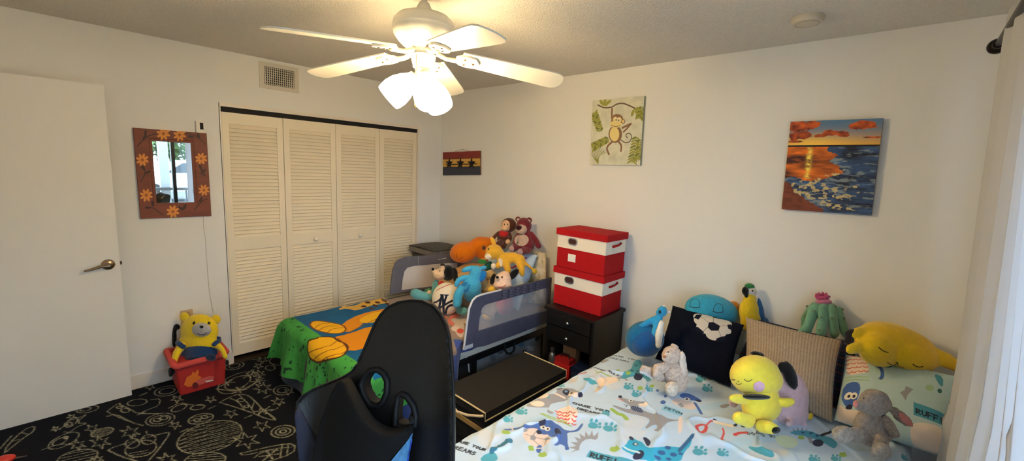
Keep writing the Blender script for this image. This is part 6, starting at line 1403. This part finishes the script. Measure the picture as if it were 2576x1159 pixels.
t.part('ear', FC, [dict(px=1299, py=572, rx=5, ry=6, dz=0, dd=.012)], vox=.006); t.part('hand', FC, [dict(px=1278, py=608, rx=8, ry=8, dz=-.085)])
for x in (1269, 1277): t.bead('eye', M_eye, x, 564, 1.3, 2.2)
t.seam('mouth', M_thread, [(1264, 578), (1270, 580), (1277, 579)], .8)
# orange sleeping plush
D = depth(1175, 640, 1, -.28)
t = Toy('plush_toy', 'large orange sleeping plush dinosaur lying on the tan pillow', 'plush toy', D, atD(1175, 662, D))
ORG = plush('orange', (232, 124, 18), .05)
t.part('body', ORG, [dict(px=1166, py=634, rx=36, ry=27, ang=14, dd=.12), dict(px=1208, py=618, rx=30, ry=24, ang=10, dz=.04, dd=.11), dict(px=1222, py=636, rx=24, ry=22, dz=.05, dd=.10), dict(px=1226, py=612, rx=20, ry=16, dz=.05, dd=.09)])
t.seam('closed_eye', M_thread, [(1150, 638), (1149, 644), (1151, 648)], 1.0); t.seam('closed_eye', M_thread, [(1154, 652), (1159, 650), (1164, 646)], 1.0); t.seam('mouth', M_thread, [(1148, 661), (1156, 660), (1166, 656)], .8)
t.part('paw', plush('orange_pale', (240, 176, 70)), [dict(px=1215, py=654, rx=9, ry=5, dz=-.03)], vox=.008)
# lion cub
D = depth(1285, 655, 1, -.44)
t = Toy('plush_toy', 'golden plush lion cub standing in front of the maroon bear', 'plush toy', D, atD(1290, 688, D))
GD = plush('gold', (222, 168, 50), .07); WH = plush('cub_white', (234, 216, 188))
t.part('body', GD, [dict(px=1243, py=632, rx=22, ry=19, dd=.075), dict(px=1236, py=640, rx=16, ry=13, dz=-.02), dict(px=1266, py=648, rx=18, ry=15, ang=-10), dict(px=1290, py=648, rx=22, ry=15, ang=-8), dict(px=1308, py=655, rx=14, ry=16)],
       [[(1272, 655, 11, -.03), (1276, 672, 9, -.05), (1278, 682, 9, -.05)], [(1308, 662, 11, -.02), (1312, 680, 9, -.04), (1314, 690, 7, -.04)], [(1262, 660, 9, 0), (1252, 668, 8, -.02)], [(1318, 658, 5, 0), (1332, 670, 4.2, -.02), (1343, 680, 4, -.03)]])
t.part('ear', GD, [dict(px=1241, py=608, rx=6, ry=14, ang=22, dd=.02)], vox=.006); t.part('ear', plush('ear_brown', (84, 46, 28)), [dict(px=1217, py=623, rx=5, ry=6, dz=.0)], vox=.006)
t.part('muzzle', WH, [dict(px=1228, py=645, rx=11, ry=9, dz=-.045)]); t.patch('chest_patch', WH, [(1253, 650), (1262, 648), (1266, 660), (1262, 674), (1256, 664)]); t.part('paw', WH, [dict(px=1241, py=669, rx=7, ry=9, dz=-.03)], vox=.008)
t.part('tail_tuft', plush('tuft', (206, 164, 44)), [dict(px=1345, py=682, rx=7, ry=8, dz=-.03)], vox=.007); t.bead('nose', plush('nose_pink', (206, 128, 110)), 1217, 640, 2.4, 3); t.bead('eye', M_eye, 1229, 626, 2.6, 3.4); t.patch('belly_patch', plush('belly_grey', (196, 184, 168)), [(1286, 660), (1300, 661), (1300, 668), (1288, 670)])
# green frog bits
D = depth(1215, 664, 1, -.42)
t = Toy('plush_toy', 'small dark green plush frog between the orange plush and the lion cub', 'plush toy', D, atD(1220, 680, D))
t.part('body', plush('frog_teal', (30, 92, 84)), [dict(px=1226, py=672, rx=12, ry=10), dict(px=1232, py=662, rx=8, ry=7)]); t.part('head', plush('frog_green', (52, 128, 66)), [dict(px=1213, py=658, rx=13, ry=7, ang=-8, dz=-.02)], vox=.008); t.seam('mouth', plush('frog_pale', (196, 186, 130)), [(1202, 661), (1212, 664), (1222, 664)], 1.6)
# spotted giraffe lying behind the pale-faced puppy
D = depth(1228, 725, 1, -.56)
t = Toy('plush_toy', 'tan spotted plush giraffe lying between the blue dog and the cream-faced puppy', 'plush toy', D, atD(1225, 742, D))
t.part('body', plush('giraffe', (196, 166, 118)), [dict(px=1226, py=722, rx=18, ry=24, ang=12, dd=.07), dict(px=1234, py=694, rx=15, ry=17), dict(px=1216, py=738, rx=14, ry=12)]); t.patch('spot', plush('spot_brown', (140, 118, 84)), epts(1220, 734, 9, 5, 20)); t.patch('spot', plush('spot_yellow', (214, 176, 56)), epts(1236, 728, 7, 8, 20)); t.patch('spot', plush('spot_brown', (140, 118, 84)), epts(1228, 700, 6, 5))
# black puppy in teal
D = depth(1105, 725, 1, -.73)
t = Toy('plush_toy', 'black plush puppy with a cream muzzle and teal suit beside the closet-side rail', 'plush toy', D, onp(1080, 748, 2, BZ+.01))
TL_ = plush('suit_teal', (96, 160, 164)); CF = plush('cream_face', (226, 192, 154))
t.part('head', BLK, [dict(px=1127, py=686, rx=18, ry=21, dd=.09)])
t.part('muzzle', CF, [dict(px=1106, py=692, rx=16, ry=12, dz=-.03, dd=.07), dict(px=1112, py=677, rx=8, ry=11, ang=-25, dz=-.045, dd=.05)], [[(1100, 688, 9, -.04), (1090, 681, 6, -.06)]])
t.part('ear', plush('soot', (34, 30, 30)), [dict(px=1144, py=686, rx=9, ry=15, ang=10, dz=-.03, dd=.022), dict(px=1146, py=700, rx=8, ry=13, ang=8, dz=-.035, dd=.02)]); t.part('nose', BLK, [dict(px=1089, py=677, rx=4.4, ry=4.6, dz=-.07)], vox=.006)
t.part('ear', plush('soot', (34, 30, 30)), [dict(px=1114, py=668, rx=6, ry=8, ang=40, dz=.05, dd=.02)], vox=.008)
t.part('suit', TL_, [dict(px=1097, py=722, rx=11, ry=20, dz=.01, dd=.06), dict(px=1108, py=732, rx=12, ry=10, dz=.02, dd=.05)], [[(1092, 742, 13, -.02), (1066, 746, 13, -.06), (1048, 740, 14, -.09), (1044, 738, 13, -.10)]])
t.part('leg', TL_, [], [[(1156, 782, 10, -.27), (1164, 783, 11, -.29), (1168, 782, 11, -.30)]])
t.part('scarf', plush('scarf_red', (202, 52, 42)), [dict(px=1110, py=713, rx=9, ry=7, dz=-.03)], vox=.007); t.part('hand', CF, [dict(px=1080, py=735, rx=7, ry=6, dz=-.07)], vox=.007); t.part('leaf_mitt', plush('mitt_green', (60, 120, 66)), [dict(px=1076, py=729, rx=10, ry=3.5, ang=10, dz=-.05)], vox=.006)
t.bead('eye', M_eye, 1106.5, 681, 1.4, 2.6); t.seam('mouth', plush('mouth_rose', (196, 120, 100)), [(1093, 699), (1100, 700), (1112, 697)], 1.0)
# baseball pillow with the NY monogram
D = depth(1122, 790, 2, BZ+.016)+.03
t = Toy('plush_baseball', 'white round baseball cushion with navy NY lettering on the single bed', 'cushion', D, onp(1122, 785, 2, BZ))
t.part('body', plush('ball_white', (232, 218, 196), .04), [dict(px=1124, py=751, rx=38, ry=42, dd=.115)])
NV = plush('navy_applique', (22, 30, 48)); k4 = lambda pts: [(1020+x*.1553, 640+y*.1553) for x, y in pts]
for pts, w_ in (([(592, 655), (572, 740), (540, 890)], 5.6), ([(560, 652), (622, 652)], 2.6), ([(628, 655), (702, 655)], 2.6), ([(600, 660), (612, 760), (622, 955)], 5.6), ([(668, 660), (640, 740), (622, 830)], 5.2), ([(505, 888), (575, 888)], 2.6),
               ([(455, 782), (520, 760), (575, 712)], 4.4), ([(768, 742), (700, 775), (620, 822), (520, 885)], 4.8), ([(768, 818), (720, 818), (668, 860), (650, 962)], 5.4), ([(600, 962), (655, 962)], 2.6)): t.ribbon('lettering', NV, k4(pts), w_)
t.seam('stitching', plush('stitch_red', (190, 60, 50)), k4([(505, 586), (560, 548), (640, 514), (700, 490), (780, 470)]), 1.6)
# blue spotted dog seen from behind
D = depth(1165, 772, 1, -.80)
t = Toy('plush_toy', 'bright blue spotted plush dog seen from behind, beside the baseball cushion', 'plush toy', D, atD(1172, 770, D))
BD = plush('dog_blue', (62, 160, 206)); BD2 = plush('dog_blue_dark', (24, 116, 186))
t.part('body', BD, [dict(px=1186, py=722, rx=26, ry=30, dd=.085), dict(px=1196, py=690, rx=17, ry=24, ang=-10, dd=.07), dict(px=1190, py=744, rx=24, ry=16, dz=.02)])
for q_, n_ in zip(([(1190, 674, 8, -.02), (1176, 676, 8, -.03), (1166, 680, 7, -.03)], [(1183, 697, 8, -.02), (1164, 699, 8, -.04), (1153, 704, 7, -.05), (1148, 716, 7, -.05)], [(1162, 725, 12, -.02), (1152, 742, 12, -.06), (1150, 764, 12, -.07)], [(1200, 740, 12, .0), (1196, 754, 11, -.02)], [(1206, 676, 7, 0), (1220, 672, 6, 0)]), ('arm', 'arm', 'leg', 'leg', 'muzzle')): t.part(n_, BD, [], [q_])
t.part('ear', BD2, [dict(px=1213, py=694, rx=11, ry=17, ang=-20, dz=-.02, dd=.025)]); t.patch('spot', BD2, epts(1169, 714.5, 9, 5, -25)); t.patch('spot', BD2, epts(1172, 731, 5, 4)); t.part('tail', BD2, [dict(px=1178, py=722, rx=2.6, ry=10, ang=-25, dz=-.085, dd=.01)], vox=.005, smooth=2)
# cream-faced puppy near the rail
D = depth(1265, 715, 1, -.58)
t = Toy('plush_toy', 'cream-faced plush puppy with floppy black ears peeking over the nylon guard rail', 'plush toy', D, atD(1265, 735, D))
PF = plush('puppy_face', (234, 200, 176))
t.part('head', PF, [dict(px=1265, py=704, rx=22, ry=20, dd=.09), dict(px=1264, py=718, rx=25, ry=11, dz=-.02, dd=.08), dict(px=1270, py=690, rx=13, ry=10)]); t.part('body', plush('puppy_pink', (196, 110, 118)), [dict(px=1268, py=762, rx=24, ry=34, dz=.02, dd=.08)])
t.part('ear', BLK, [dict(px=1240, py=702, rx=8, ry=17, ang=-18, dz=-.01, dd=.02)]); t.part('ear', BLK, [dict(px=1292, py=690, rx=10, ry=20, ang=-42, dz=0, dd=.02)]); t.part('nose', BLK, [dict(px=1251, py=697, rx=4.6, ry=4.4, dz=-.10, dd=.015)], vox=.006)
t.bead('eye', M_eye, 1263, 697, 2.2, 3.4); t.seam('mouth', plush('mouth_red', (170, 70, 66)), [(1252, 721), (1258, 722.5), (1267, 720), (1273, 716)], 1.8)
t.part('sleeve', plush('puppy_yellow', (222, 184, 60)), [dict(px=1238, py=728, rx=11, ry=9, dz=-.02)], vox=.008)
# yellow and pink toys dimly seen through the net
D = depth(1235, 775, 0, 1.52)
t = Toy('plush_toy', 'yellow plush chick seen dimly through the net of the guard rail', 'plush toy', D, atD(1235, 795, D))
t.part('body', plush('chick', (236, 196, 64)), [dict(px=1232, py=778, rx=16, ry=15, dd=.06), dict(px=1228, py=796, rx=18, ry=12, dd=.06)])
# ---- yellow bear in the red bin
D = depth(500, 900, 0, .24)
t = Toy('plush_bear', 'yellow plush bear in blue dungarees sitting on the red bin', 'plush toy', D, (.22, -2.32, .25))
YM = plush('bear_yellow', (232, 200, 36), .05); NB = plush('denim', (26, 58, 104))
t.part('body', YM, [dict(px=502, py=832, rx=49, ry=44, dd=.10), dict(px=499, py=868, rx=53, ry=40, dd=.10)])
t.part('arm', YM, [], [[(458, 868, 11, -.06), (443, 890, 10, -.12), (434, 922, 8, -.15)]])
t.part('arm', YM, [], [[(545, 866, 10, -.06), (560, 880, 8, -.08), (567, 898, 7, -.10)]])
for x, y in ((464, 797), (543, 803)): t.part('ear', YM, [dict(px=x, py=y, rx=13, ry=13, dd=.025)], vox=.007)
t.part('muzzle', plush('muzzle_grey', (178, 176, 176)), [dict(px=507, py=829, rx=26, ry=19, dz=-.065, dd=.05)])
t.part('dungarees', NB, [dict(px=500, py=885, rx=50, ry=28, dz=-.006, dd=.11), dict(px=500, py=897, rx=52, ry=18, dz=-.006, dd=.115)])
for q in ([(446, 856), (452, 866), (462, 874)], [(556, 848), (550, 858), (540, 866)]): t.seam('shoulder_strap', NB, q, 11)
t.part('mitt', BLK, [dict(px=431, py=934, rx=9, ry=12, dz=-.15), dict(px=428, py=942, rx=5, ry=7, dz=-.16)], vox=.007); t.part('mitt', BLK, [dict(px=571, py=912, rx=6, ry=9, dz=-.10)], vox=.007)
t.part('foot', plush('boot_navy', (20, 40, 76)), [dict(px=478, py=904, rx=17, ry=11, dz=-.09)]); t.part('foot', plush('boot_navy', (20, 40, 76)), [dict(px=530, py=898, rx=15, ry=10, dz=-.09)])
t.bead('eye', M_eye, 488, 812, 3.6, 4.4); t.bead('eye', M_eye, 526, 812, 3.6, 4.4); t.part('nose', BLK, [dict(px=507, py=822, rx=6, ry=4.5, dz=-.115, dd=.012)], vox=.005); t.seam('mouth', M_thread, [(497, 838), (504, 842), (514, 841), (520, 836)], 1.6)
t.part('back_strap', BLK, [dict(px=438, py=845, rx=7, ry=30, dz=.07, dd=.02), dict(px=444, py=822, rx=10, ry=8, dz=.07, dd=.02)], vox=.007)
